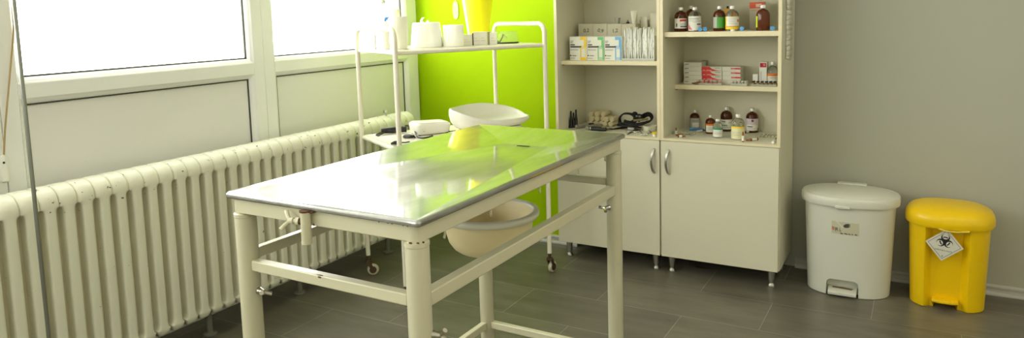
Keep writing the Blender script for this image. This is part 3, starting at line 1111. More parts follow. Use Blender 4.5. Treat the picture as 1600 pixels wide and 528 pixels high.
def build_yellow_bin():
    c = Vector((0.126, 3.885, 0))
    t = thing('clinical_waste_bin', 'yellow pedal bin with a biohazard label, against the grey wall', 'bin', c, 0.0)
    N = 160
    a0, b0, a1, b1, H = 0.152, 0.128, 0.166, 0.148, 0.405

    xc = -0.008

    def chan(p):
        # shallow flat-sided channel down the front, open foot below the pedal
        if p.y < 0:
            w0, w1 = 0.062, 0.088
            d = abs(p.x - xc)
            k = 1.0 if d < w0 else max(0.0, (w1 - d) / (w1 - w0))
            top = 0.388
            kz = 1.0 if p.z < top else 0.0
            yr = -0.090 - 0.014 * p.z / H
            if k > 0 and kz:
                p.y = p.y + (max(p.y, yr) - p.y) * k
            if p.z < 0.028 and d < 0.045:
                p.y = max(p.y, -0.03)
        return p
    m = MB()
    zs = [0, 0.004, 0.012, 0.027, 0.029, 0.06, 0.12, 0.2, 0.28, 0.35, 0.3875, 0.3885, H]
    rs = []
    for z in zs:
        k = z / H
        ins = -0.006 if z < 0.003 else 0
        rs.append(superring(a0 + (a1 - a0) * k + ins, b0 + (b1 - b0) * k + ins, 2.9, N, z, warp=chan))
    m.rings(rs)
    m.build('body', M_YEL, t, angle=28)
    l = MB()
    A, B = 0.182, 0.163
    lr = [(-0.012, H - 0.012), (-0.003, H - 0.012), (0.0, H - 0.006), (0.001, H + 0.018), (-0.002, H + 0.034), (-0.010, H + 0.048), (-0.024, H + 0.060), (-0.045, H + 0.069), (-0.075, H + 0.076), (-0.11, H + 0.080), (-0.15, H + 0.081)]
    l.rings([superring(A + d, B + d, 2.5, N, z) for d, z in lr])
    l.build('lid', M_YEL, t, angle=40)
    q = MB()
    q.prism([(-0.056, 0.05), (0.056, 0.05), (0.054, -0.030), (0.03, -0.042), (-0.03, -0.042), (-0.054, -0.030)], 0, 0.014)
    pd = q.build('pedal', M_YEL, t, bevel=0.004)
    pd.location = (xc, -0.092, 0.032)
    s = MB()
    s.tube([(-0.045, -B + 0.006, H - 0.012), (-0.01, -B - 0.004, H - 0.017), (0.03, -B - 0.004, H - 0.016), (0.075, -B + 0.008, H - 0.012)], 0.0035, 8)
    s.build('bag_edge', mat('pale_yellow_film', (226, 205, 90), 0.5), t)
    # biohazard label: a square card on its corner
    lw = 0.108
    lab = MB().box(-lw / 2, -0.0005, -lw / 2, lw / 2, 0.0005, lw / 2).build('hazard_label', mat('label_paper', (214, 212, 198), 0.45), t, smooth=False)
    y_l = -0.1455
    lab.location = (-0.020, y_l, 0.318)
    lab.rotation_euler = (-0.05, PI / 4 + math.radians(7), 0.0)
    fr = MB()
    h, w = lw / 2 - 0.0075, 0.0014
    for k in range(4):
        fr.box(-h, -0.0009, h - w, h, -0.0006, h, Matrix.Rotation(k * PI / 2, 4, 'Y'))
    fr.build('label_border', M_INK, lab, smooth=False)
    # symbol, in the label's plane, turned upright again
    sy = MB()
    UP = Matrix.Rotation(-PI / 4 - 0.0, 4, 'Y')

    def P2(u, v, y=-0.0008):
        return UP @ Vector((u, y, v))
    sc = 0.033

    def poly(pts):
        try:
            sy.bm.faces.new([sy.bm.verts.new(P2(x, z)) for x, z in pts])
        except ValueError:
            pass
    oc = (0.0, 0.017)

    def strip(outer, inner):
        for k in range(len(outer) - 1):
            poly([outer[k], outer[k + 1], inner[k + 1], inner[k]])
    for k in range(3):
        a = PI / 2 + k * 2 * PI / 3
        # horn crescent: two circles, open outward
        cx, cz = oc[0] + sc * 0.52 * math.cos(a), oc[1] + sc * 0.52 * math.sin(a)
        ro_, ri_ = sc * 0.54, sc * 0.385
        ix, iz = cx + sc * 0.145 * math.cos(a), cz + sc * 0.145 * math.sin(a)
        g = [a + 0.42 + (2 * PI - 0.84) * q_ / 30 for q_ in range(31)]
        go = [(cx + ro_ * math.cos(b_), cz + ro_ * math.sin(b_)) for b_ in g]
        g2 = [a + 0.40 + (2 * PI - 0.80) * q_ / 30 for q_ in range(31)]
        gi = [(ix + ri_ * math.cos(b_), iz + ri_ * math.sin(b_)) for b_ in g2]
        strip(go, gi)
        # arc segment of the middle ring inside each crescent
        g3 = [a - 0.50 + 1.0 * q_ / 10 for q_ in range(11)]
        strip([(oc[0] + sc * 0.66 * math.cos(b_), oc[1] + sc * 0.66 * math.sin(b_)) for b_ in g3], [(oc[0] + sc * 0.50 * math.cos(b_), oc[1] + sc * 0.50 * math.sin(b_)) for b_ in g3])
    sy.build('biohazard_symbol', M_INK, lab, smooth=False)
    for body, size, zz in (('INFECTIOUS WASTE', 0.0076, -0.0265), ('6', 0.013, -0.053)):
        o = text(body, size, M_INK, lab, P2(0, zz, -0.0009), (0, 0, 0))
        o.rotation_euler = (UP @ Matrix.Rotation(PI / 2, 4, 'X')).to_euler()
# ------------------------------------------------------------------ small things
M_AMBER = mat('amber_glass', (150, 74, 30), 0.06, trans=0.85, ior=1.42)
M_CLEAR = mat('clear_glass', (236, 238, 226), 0.04, trans=0.95, ior=1.38)
M_LABEL = mat('white_label', (222, 221, 208), 0.5)
M_BLUE = mat('blue_plastic', (92, 158, 214), 0.35)
M_CAPALU = mat('crimp_cap', (226, 225, 216), 0.35, 0.25)
M_AMPOULE = mat('ampoule_amber', (196, 122, 50), 0.08, trans=0.7, ior=1.3)


def ppm(p):
    return FPX / (Vector(p) - CAM_O).dot(CF)


def face_cam(p):
    d = CAM_O - Vector(p)
    return math.atan2(d.y, d.x) + PI / 2


def patch_cyl(name, r, z0, z1, a0, a1, m, parent, off=0.0004, n=14, slant=None):
    """Strip of label wrapped on a cylinder; angles in degrees, 0 faces the viewer side, plus is to the right."""
    q = MB()
    rr = r + off
    A = [math.radians(a0 + (a1 - a0) * i / n) for i in range(n + 1)]
    lo = [Vector((rr * math.sin(a), -rr * math.cos(a), z0)) for a in A]
    hi = [Vector((rr * math.sin(a), -rr * math.cos(a), z1 if not slant else z0 + (z1 - z0) * (1 - slant * i / n))) for i, a in enumerate(A)]
    V0 = [q.bm.verts.new(p) for p in lo]
    V1 = [q.bm.verts.new(p) for p in hi]
    for i in range(n):
        try:
            q.bm.faces.new((V0[i], V0[i + 1], V1[i + 1], V1[i]))
        except ValueError:
            pass
    return q.build(name, m, parent)


def bottle(u, vb, vt, wpx, glass, label, y=None, z=None, bands=(), cap=None, shoulder=0.60, neck=0.28, text_lines=0, cat='bottle', lab=(0.1, 0.56), lab_m=None, la=(-75, 75), rz=0):
    """bands: (material, z0, z1, a0, a1) in fractions of the height and degrees."""
    if y is None:
        p = at(u, vb, z=z)
    else:
        p = at(u, vb, y=y)
        p.z = z
    r = wpx / 2 / ppm(p)
    p.y = min(p.y, 4.052 - r)      # stay clear of the back panel
    p.x = at(u, vb, y=p.y).x
    h = at(u, vt, y=p.y).z - p.z
    t = thing('vial_bottle', label, cat, p, face_cam(p) + rz)
    nr = r * neck
    prof = [(0.001, 0), (r * 0.88, 0), (r * 0.97, h * 0.012), (r, h * 0.035), (r, h * shoulder)]
    for k in range(1, 7):
        a = PI / 2 * k / 6
        prof.append((nr + (r - nr) * math.cos(a) ** 1.05, h * (shoulder + (0.835 - shoulder) * math.sin(a))))
    prof += [(nr, h * 0.875), (nr * 1.22, h * 0.885), (nr * 1.22, h * 0.90), (0.001, h * 0.90)]
    MB().lathe(prof, 32).build('glass_body', glass, t, angle=60)
    c = MB()
    c.lathe([(nr * 1.02, h * 0.868), (nr * 1.32, h * 0.872), (nr * 1.36, h * 0.885), (nr * 1.36, h * 0.978), (nr * 1.2, h), (0.001, h)], 20, cap0=False)
    c.build('cap', cap or M_CAPALU, t, angle=40)
    if lab_m is not False:
        lb = patch_cyl('label', r, h * lab[0], h * lab[1], la[0], la[1], lab_m or M_LABEL, t)
        for b in bands:
            m, z0, z1, a0, a1 = b[:5]
            patch_cyl('label_band', r, h * z0, h * z1, a0, a1, m, lb, 0.0008, slant=(b[5] if len(b) > 5 else None))
        for k in range(text_lines):
            zz = h * (lab[0] + (lab[1] - lab[0]) * (0.78 - 0.14 * k))
            patch_cyl('fine_print', r, zz, zz + h * 0.012, -40, -40 + 60 + (k * 37) % 25, M_GREYINK, lb, 0.0007)
    return t


def carton(name, label, cat, p, w, d, h, m, rz=0.0, group=None, marks=(), lid=True):
    """Card box standing on p (front-bottom centre), front faces -y. marks: (material, x0, x1, z0, z1) in fractions of the front."""
    t = thing(name, label, cat, p, rz, group)
    MB().box(-w / 2, 0, 0, w / 2, d, h).build('box_body', m, t, bevel=min(0.0012, h * 0.1))
    for k, mk in enumerate(marks):
        q = MB()
        x0, x1, z0, z1 = mk[1:5]
        X = [-w / 2 + w * x0, -w / 2 + w * x1]
        Z = [h * z0, h * z1]
        if len(mk) > 5:      # free polygon in front fractions
            q.bm.faces.new([q.bm.verts.new((-w / 2 + w * a, -0.0004 - 0.00022 * k, h * b)) for a, b in mk[5]])
        else:
            q.box(X[0], -0.0004 - 0.00022 * k, Z[0], X[1], -0.0001, Z[1])
        q.build('printed_mark', mk[0], t, smooth=False)
    return t


def build_items():
    left_cabinet_items()
    right_cabinet_items()
    trolley_items()


# ---------------------------------------------------------------- left cabinet
def left_cabinet_items():
    zs = 1.1502
    kraft = mat('grey_card', (196, 190, 166), 0.7)
    # three cartons with coloured side strips
    cols = [('yellow', (236, 196, 40)), ('green', (120, 190, 120)), ('blue', (110, 170, 214))]
    for k, (nm, rgb) in enumerate(cols):
        u0 = 890.5 + 27.2 * k
        a, b = at(u0, 90, y=3.765), at(u0 + 26.6, 90, y=3.765)
        top = at(u0, 57.5, y=3.765).z
        cm = mat('carton_%s' % nm, rgb, 0.5)
        pale = mat('carton_pale_%s' % nm, tuple(int(c * 0.45 + 225 * 0.55) for c in rgb), 0.5)
        carton('syringe_carton', 'white syringe carton with a %s strip down its right side, on the upper shelf' % nm, 'carton',
               ((a.x + b.x) / 2, 3.765, zs), b.x - a.x, 0.10, top - zs, M_PAPER, marks=[
            (pale, 0.62, 0.97, 0.02, 0.62), (cm, 0.62, 0.97, 0.86, 0.99), (cm, 0.84, 0.985, 0.56, 0.86), (cm, 0.62, 0.66, 0.02, 0.5),
            (cm, 0.62, 0.97, 0.01, 0.12) if k == 0 else (cm, 0.90, 0.985, 0.02, 0.62),
            (M_PAPER, 0.70, 0.90, 0.14, 0.48),
            (M_INK, 0.05, 0.30, 0.635, 0.68), (M_INK, 0.05, 0.68, 0.545, 0.60), (M_GREYINK, 0.05, 0.22, 0.80, 0.83), (M_GREYINK, 0.05, 0.18, 0.74, 0.77),
            (M_GREYINK, 0.05, 0.5, 0.43, 0.455), (M_INK, 0.04, 0.09, 0.18, 0.23), (M_GREYINK, 0.15, 0.38, 0.18, 0.215), (M_GREYINK, 0.05, 0.3, 0.08, 0.10)])
    # four plain boxes with handwritten sizes
    for k, w in enumerate(('0,2', '0,9', '1,2', '')):
        u0 = 904 + 22.4 * k
        a, b = at(u0, 56, y=3.90), at(u0 + 22, 56, y=3.90)
        top = at(u0, 37.5, y=3.90).z
        t = carton('needle_box', ['grey card box with a handwritten 0,2, first of the back row', 'grey card box with a handwritten 0,9 behind the syringe cartons',
                                  'grey card box with a handwritten 1,2 behind the blue-striped carton', 'plain grey card box behind the white packets, end of the back row'][k], 'box',
                   ((a.x + b.x) / 2, 3.90, zs), b.x - a.x, 0.12, top - zs, kraft)
        if w:
            text(w, 0.030, M_INK, t, (0.004, -0.0008, top - zs - 0.040), (PI / 2, (-0.05, 0.2, -0.1)[k], 0), 'handwriting', shear=0.1)
    topz = at(960, 37.5, y=3.9).z + 0.0005
    # things lying on the boxes
    p = at(965, 36, y=3.94)
    p.z = topz
    m = MB()
    m.lathe([(0.012, 0), (0.013, 0.001), (0.017, 0.034), (0.0158, 0.034), (0.012, 0.002)], 20, cap1=False)
    tag(m.build('specimen_cup', mat('frosted_plastic', (214, 216, 200), 0.35, trans=0.5), None), 'small frosted cup on top of the grey card boxes', 'cup')
    o = S.objects['specimen_cup']
    o.location = p
    p = at(981, 36, y=3.95)
    p.z = topz
    m = MB()
    m.cyl((0, 0, 0), (0, 0, 0.010), 0.009)
    m.cyl((0, 0, 0.010), (0, 0, 0.020), 0.0028)
    o = m.build('rubber_stopper', M_BLACK)
    o.location = p
    tag(o, 'tiny dark stopper on top of the grey card boxes', 'stopper')
    p = at(991, 38, y=3.93)
    p.z = topz
    t = thing('ointment_tube', 'pale ointment tube standing upright on the last grey card box', 'tube', p, 0.1)
    m = MB()
    rs = []
    for z, a, b_ in ((0.006, 0.0145, 0.0145), (0.02, 0.016, 0.0155), (0.05, 0.019, 0.008), (0.066, 0.021, 0.0015), (0.072, 0.021, 0.0012)):
        rs.append(superring(a, b_, 2, 24, z))
    m.rings(rs)
    m.build('tube_body', mat('tube_foil', (208, 204, 180), 0.4), t, angle=50)
    MB().cyl((0, 0, 0), (0, 0, 0.008), 0.012).build('cap', M_WHITE, t)
    for k, (u0, u1, vt) in enumerate(((1003.5, 1014, 27), (1012, 1024, 22))):
        a, b = at(u0, 40, y=3.96 + 0.02 * k), at(u1, 40, y=3.96 + 0.02 * k)
        zt = at(u0, vt, y=3.96).z
        m = MB()
        m.box(-(b.x - a.x) / 2, 0, 0, (b.x - a.x) / 2, 0.006, zt - zs)
        o = m.build('paper_pouch', mat('pouch_paper', (214, 210, 186), 0.7, bump=0.5, bscale=60), bevel=0.002)
        o.location = ((a.x + b.x) / 2, 3.975 + 0.02 * k, zs + 0.0035)
        o.rotation_euler = (0.05, (-0.06, 0.05)[k], 0)
        tag(o, ('pale paper pouch leaning behind the white packets', 'larger pale paper pouch at the back beside the cabinet divider')[k], 'pouch')
    a, b = at(996, 40, y=3.99), at(1005, 40, y=3.99)
    o = carton('brown_box', 'brownish box standing behind the white packets', 'box', ((a.x + b.x) / 2, 4.03, zs), b.x - a.x, 0.024, at(1000, 31, y=3.99).z - zs, mat('brown_card', (150, 138, 104), 0.7))
    # clear tray of syringe packets
    a, b = at(972.5, 94, y=3.745), at(1023.0, 94, y=3.745)
    w, d, h = b.x - a.x, 0.145, 0.165
    t = thing('packet_tray', 'clear plastic tray holding white syringe packets on the upper shelf', 'tray', ((a.x + b.x) / 2, 3.738, zs))
    m = MB()
    m.box(-w / 2, 0, 0, w / 2, d, 0.003)
    m.box(-w / 2, 0, 0.003, -w / 2 + 0.0015, d, h * 0.82)
    m.box(w / 2 - 0.0015, 0, 0.003, w / 2, d, h * 0.82)
    m.box(-w / 2 + 0.0015, d - 0.0015, 0.003, w / 2 - 0.0015, d, h * 0.82)
    m.box(-w / 2 + 0.0015, 0, 0.003, w / 2 - 0.0015, 0.0015, 0.014)
    m.build('tray_body', pane_mat('tray_plastic', (250, 250, 246), 0.8, 0.15, (232, 234, 226), 0.35), t, smooth=False)
    n = 14
    rr = random.Random(11)
    pm = mat('packet_paper', (230, 230, 222), 0.45, bump=0.5, bscale=45)
    bl = mat('packet_print', (110, 112, 116), 0.6)
    proto = []
    for v in range(3):
        q = thing('syringe_packet', 'white paper syringe packet standing in the clear tray', 'packet', (0, 0, 0), 0, 'white syringe packets in the clear tray')
        m = MB()
        ht = 0.168 + 0.006 * v
        rs = []
        K = 12
        for i in range(K + 1):
            z = ht * i / K
            x = 0.0011 * math.sin(i * 0.9 + v * 2)
            th = 0.0052 * (0.35 + 0.65 * math.sin(PI * min(1, max(0.0, i / K)))) + 0.0006
            yo = 0.0015 * math.sin(i * 1.7 + v)
            rs.append([Vector((x + th * c, yo - 0.001 + e, z)) for c, e in ((-1, 0.004), (-0.6, 0.0005), (0, -0.0005), (0.6, 0.0005), (1, 0.004), (1, 0.05), (0, 0.053), (-1, 0.05))])
        m.rings(rs)
        m.build('packet_body', pm, q, angle=70)
        e = MB()
        for i in range(2):
            z = ht * (0.24 + 0.22 * i + 0.1 * v)
            e.box(-0.0014, -0.0021, z, 0.001, -0.0005, z + 0.010)
        e.build('printed_mark', mat('pale_print', (176, 178, 178), 0.6), q, smooth=False)
        proto.append(q)
    for i in range(n):
        q = proto[i] if i < 3 else copy_thing(proto[i % 3])
        x = -w / 2 + 0.0095 + (w - 0.019) * i / (n - 1)
        q.location = (t.location.x + x, 3.752 + 0.012 * rr.random(), zs + 0.0035)
        q.rotation_euler = (0, (rr.random() - 0.5) * 0.05 * (1 if 1 < i < n - 2 else 0.2), 0)

    # ---------------- lower deck
    zd = Z_C + 0.0004
    # black ear cones standing up
    for k, (u, vt, vb, w) in enumerate(((884.8, 185, 200, 3.6), (888.4, 175, 200.5, 4.0), (892.6, 173.5, 201, 4.4), (896.6, 176, 201.5, 4.4), (900.4, 171.3, 201, 5.2))):
        p = at(u, vb, y=3.80 + 0.012 * k)
        p.z = zd
        h = at(u, vt, y=p.y).z - zd
        r = w / 2 / ppm(p)
        t = thing('ear_cone', ['short black ear cone, first of the five standing ones', 'slim black ear cone, second of the five standing ones', 'middle black ear cone of the five standing ones',
                               'slim black ear cone, fourth of the five standing ones', 'tall thick black ear cone beside the metal torch'][k], 'ear cone', p, 0, 'black ear cones on the cabinet deck')
        m = MB()
        m.lathe([(r * 1.15, 0), (r * 1.25, 0.004), (r * 1.2, 0.014), (r, 0.018), (r * 0.9, h * 0.45), (r * 0.55, h * 0.75), (r * 0.5, h), (r * 0.35, h)], 18)
        m.build('cone_body', M_BLACK, t, angle=40)
        m = MB()
        m.lathe([(r * 1.26, 0.005), (r * 1.36, 0.0065), (r * 1.36, 0.011), (r * 1.24, 0.0125)], 18, cap0=False, cap1=False)
        m.build('cone_collar', M_BLACK, t)
    # diagnostic handles lying down: knurled metal, black head
    kn = mat('knurled_metal', (150, 146, 132), 0.4, 0.35, bump=0.6, bscale=260)

    def handle(label, u0, v0, u1, v1, r, y0, y1, head, end=True):
        a = at(u0, v0, y=y0)
        b = at(u1, v1, y=y1)
        a.z = b.z = zd + r
        d = (b - a).normalized()
        L = (b - a).length
        t = thing('otoscope_handle', label, 'handle', a)
        B = b - a
        MB().cyl((0, 0, 0), B * 0.62, r, seg=22).build('grip', kn, t, angle=60)
        q = MB()
        q.cyl(B * 0.62, B * 0.70, r * 0.82)
        q.cyl(B * 0.70, B * 0.92, r * 0.95, r * 0.8)
        q.cyl(B * 0.92, B, r * 0.55, r * 0.45)
        q.build('head', head, t, angle=40)
        e = MB()
        e.cyl(-d * 0.004, d * 0.002, r * 0.98, r * 1.02, seg=22)
        e.cyl(-d * 0.006, -d * 0.003, r * 0.6, seg=18)
        e.build('end_cap', M_CHROME, t, angle=40)
    handle('knurled metal torch handle with black head, beside the ear cones', 901.5, 197, 928, 188, 0.0125, 3.80, 3.92, M_BLACK)
    handle('knurled metal torch handle with a shiny end cap, in front of the bandage rolls', 917.5, 199, 941, 190, 0.0140, 3.77, 3.90, M_ALU)
    handle('black torch handle lying sideways in front of the metal ones', 924, 200, 949, 202.5, 0.0115, 3.775, 3.765, M_BLACK)
    S.objects[[o.name for o in S.objects if o.name.startswith('grip')][-1]].data.materials[0] = M_BLACK
    # bandage rolls, stacked with their ends to the front
    bm_ = mat('bandage_cotton', (214, 202, 164), 0.9, bump=0.5, bscale=150)
    bd = mat('bandage_spiral', (184, 168, 126), 0.9)
    protoR = None
    R = 0.0155
    x_mid = at(938, 190, y=3.93).x
    rows = [('bottom', -0.065, 5, 0), ('middle', -0.056, 5, 1), ('top', -0.062, 3, 2)]
    for nm, x0, n, lv in rows:
        for i in range(n):
            L = 0.09
            if protoR is None:
                t = thing('bandage_roll', '', 'bandage roll')
                MB().lathe([(0.001, 0), (R * 0.9, 0), (R * 0.985, 0.002), (R * 0.985, L - 0.002), (R * 0.9, L), (0.001, L)], 20, Matrix.Rotation(-PI / 2, 4, 'X')).build('roll', bm_, t, angle=50)
                sp = MB()
                P = []
                for q in range(60):
                    a = q * 0.33
                    rr_ = 0.001 + R * 0.85 * q / 60
                    P.append((rr_ * math.cos(a), -0.0004, rr_ * math.sin(a)))
                sp.tube(P, 0.0005, 5)
                sp.build('end_spiral', bd, t)
                protoR = t
                q = t
            else:
                q = copy_thing(protoR)
            q.location = (x_mid + x0 + i * (2 * R + 0.0004) + (0.0 if lv < 2 else i * 0.004), 3.925 + 0.012 * ((i * 7 + lv * 3) % 3), zd + R + lv * R * 1.76)
            q.rotation_euler = (0, 0, 0.0)
            q['label'] = 'cream bandage roll in the %s row of the stacked rolls on the deck' % nm
            q['group'] = 'bandage rolls in the %s row' % nm
    # heap of black webbing straps
    t = thing('strap_heap', 'heap of black webbing straps with buckles on the left cabinet deck', 'straps', at(993, 198, z=zd))
    ox = t.location

    def P(u, v, y):
        return at(u, v, y=y) - ox
    b1 = MB()
    b1.tube(smooth_path([P(969, 192, 3.93), P(968.5, 184, 3.92), P(974, 178, 3.92), P(983, 177.5, 3.92), P(990, 180, 3.91), P(994, 186, 3.90), P(986, 192, 3.88), P(975, 190, 3.88)]), 0.01, flat=(0.004, 0.012))
    b1.build('strap', M_BLACKCLOTH, t, smooth=False)
    b2 = MB()
    b2.tube(smooth_path([P(996, 188, 3.93), P(1006, 181, 3.95), P(1014, 178.5, 3.95), P(1018.5, 183, 3.94), P(1016, 189, 3.92), P(1006, 192, 3.89), P(994, 194, 3.87), P(978, 194, 3.87), P(967, 191, 3.88)]), 0.01, flat=(0.004, 0.013))
    b2.build('strap', M_BLACKCLOTH, t, smooth=False)
    b3 = MB()
    b3.tube(smooth_path([P(965, 195.0, 3.85), P(978, 196.5, 3.85), P(990, 196, 3.84), P(1003, 194, 3.86), P(1012, 190, 3.88)]), 0.01, flat=(0.011, 0.006))
    b3.build('strap', M_BLACKCLOTH, t, smooth=False)
    kb = MB()
    kb.sphere(P(992, 177.5, 3.93), 0.015, s=(1.1, 0.8, 0.8))
    kb.sphere(P(999, 181, 3.92), 0.014, s=(1.2, 0.8, 0.9))
    kb.sphere(P(993, 185, 3.91), 0.016, s=(0.9, 0.8, 1.2))
    kb.build('knot', M_BLACKCLOTH, t)
    kb = MB()
    for u, v in ((995, 181.5), (999.5, 182)):
        c = P(u, v, 3.895)
        kb.box(c.x - 0.006, c.y - 0.003, c.z - 0.005, c.x + 0.006, c.y, c.z + 0.005)
    kb.build('buckle', mat('grey_buckle', (120, 118, 106), 0.4, 0.5), t, smooth=False)
    gl = MB()
    gl.tube([P(990, 188, 3.885), P(1002, 187, 3.885), P(1013, 186, 3.90)], 0.01, flat=(0.004, 0.006))
    gl.build('strap_pad', mat('olive_pad', (128, 118, 84), 0.8), t, smooth=False)
    # white dishes
    p = at(1015, 199, y=3.88)
    p.z = zd
    m = MB()
    m.lathe([(0.034, 0), (0.036, 0.002), (0.038, 0.022), (0.040, 0.028), (0.0405, 0.030), (0.039, 0.030), (0.036, 0.024), (0.033, 0.004), (0.001, 0.003)], 32, cap1=False)
    o = m.build('white_dish', mat('white_enamel', (222, 220, 200), 0.3))
    o.location = p
    tag(o, 'round white dish behind the yellow-lidded pot on the deck', 'dish')
    # yellow-lidded pot
    p = at(1022.5, 212.8, y=3.705)
    p.z = zd
    t = thing('specimen_pot', 'tiny white pot with a yellow lid at the front of the deck', 'pot', p)
    MB().lathe([(0.0095, 0), (0.0105, 0.001), (0.0105, 0.013), (0.0095, 0.014)], 20).build('pot_body', M_WHITE, t, angle=40)
    MB().lathe([(0.0125, 0.0135), (0.013, 0.015), (0.013, 0.021), (0.011, 0.023)], 20).build('lid', mat('yellow_lid', (238, 204, 40), 0.4), t, angle=40)
    # black clamp with a white sticker and loose instruments
    t = thing('clipper_blade', 'black handled clamp with a white sticker in front of the strap heap', 'clamp', at(976, 201.5, z=zd))
    ox = t.location.copy()

    def Q(u, v, dz=0.004):
        p = at(u, v, z=zd) - ox
        p.z = dz
        return p
    m = MB()
    m.tube([Q(955, 204, 0.007), Q(966, 202.5, 0.0078), Q(979, 200.5, 0.008)], 0.006, 10, rads=[0.003, 0.0055, 0.0065])
    m.tube([Q(979, 200.5, 0.008), Q(993, 200, 0.0082), Q(1002, 201.5, 0.0075)], 0.006, 10, rads=[0.0065, 0.007, 0.0035])
    m.build('clamp_body', M_BLACK, t)
    m = MB()
    a, b = Q(981, 202.6, 0.0), Q(993, 202.2, 0.0)
    m.box(a.x, a.y - 0.004, 0.002, b.x, a.y + 0.0015, 0.0145)
    m.build('white_sticker', M_WHITE, t, smooth=False)

    def forceps(name, label, pts, open_, mt, rings=True):
        a, b = at(*pts[0], z=zd), at(*pts[1], z=zd)
        t = thing(name, label, name.split('_')[-1], ((a.x + b.x) / 2, (a.y + b.y) / 2, zd))
        c = t.location
        d = b - a
        s = Vector((-d.y, d.x, 0)).normalized()
        A = a - c
        D = d
        m = MB()
        for k in (-1, 1):
            zo = 0.0035 + 0.0015 * k
            up = Vector((0, 0, zo))
            m.tube([A + up + s * k * open_ * 0.1, A + D * 0.42 + up - s * k * 0.001, A + D * 0.55 + up + s * k * 0.003, A + D * 0.82 + up + s * k * open_ * 0.6], 0.0022, 8, rads=[0.0012, 0.003, 0.003, 0.0024])
            if rings:
                rc = A + D * 0.82 + s * k * open_ * 0.6 + D.normalized() * 0.010
                m.tube([rc + up + Vector((0.010 * math.cos(q), 0.010 * math.sin(q), 0)) for q in [2 * PI * i / 18 for i in range(18)]], 0.0022, 8, closed=True)
        m.build('blades', mt, t)
    dk = mat('dark_steel', (70, 70, 66), 0.3, 0.9)
    forceps('surgical_scissors', 'dark steel scissors lying on the deck under the white sticker', ((980, 211), (998, 201.5)), 0.016, dk)
    forceps('artery_forceps', 'small steel artery forceps in front of the scissors on the deck', ((1000, 208), (982, 206)), 0.012, M_CHROME)
    forceps('tissue_forceps', 'steel forceps pointing at the yellow-lidded pot', ((1018, 208.2), (1003, 211.5)), 0.010, M_CHROME)
    a, b = at(1006, 200.5, z=zd), at(1018, 208, z=zd)
    m = MB()
    m.tube([(0, 0, 0.004), (b - a) * 0.5 + Vector((0, 0, 0.007)), (b - a) + Vector((0, 0, 0.004))], 0.0028, 8)
    o = m.build('steel_probe', dk)
    o.location = (a.x, a.y, zd)
    tag(o, 'dark thin probe lying behind the yellow-lidded pot', 'probe')
    m = MB()
    K = [at(u, v, z=zd) for u, v in ((998, 203), (1001, 207), (1005, 210.5), (1012, 211))]
    m.tube([k - K[0] + Vector((0, 0, 0.004)) for k in K], 0.0022, 8)
    o = m.build('curved_needle', M_CHROME)
    o.location = K[0]
    tag(o, 'bent steel wire among the instruments on the deck', 'wire')
    K = [at(u, v, z=zd) for u, v in ((946, 201.5), (951, 203.5), (956, 202.5))]
    m = MB()
    m.tube([k - K[0] + Vector((0, 0, 0.006)) for k in K], 0.0055, 10)
    o = m.build('metal_nozzle', M_ALU)
    o.location = K[0]
    tag(o, 'short metal nozzle lying between the black handle and the clamp', 'nozzle')
    # leaflet under the instruments
    a, b = at(948, 200, z=zd), at(975, 206, z=zd)
    m = MB()
    m.box(-0.06, -0.03, 0.0, 0.06, 0.045, 0.0008)
    o = m.build('paper_sheet', mat('sheet_paper', (212, 204, 174), 0.7), smooth=False)
    o.location = ((a.x + b.x) / 2, 3.875, zd)
    tag(o, 'pale paper sheet lying in front of the bandage rolls', 'sheet')


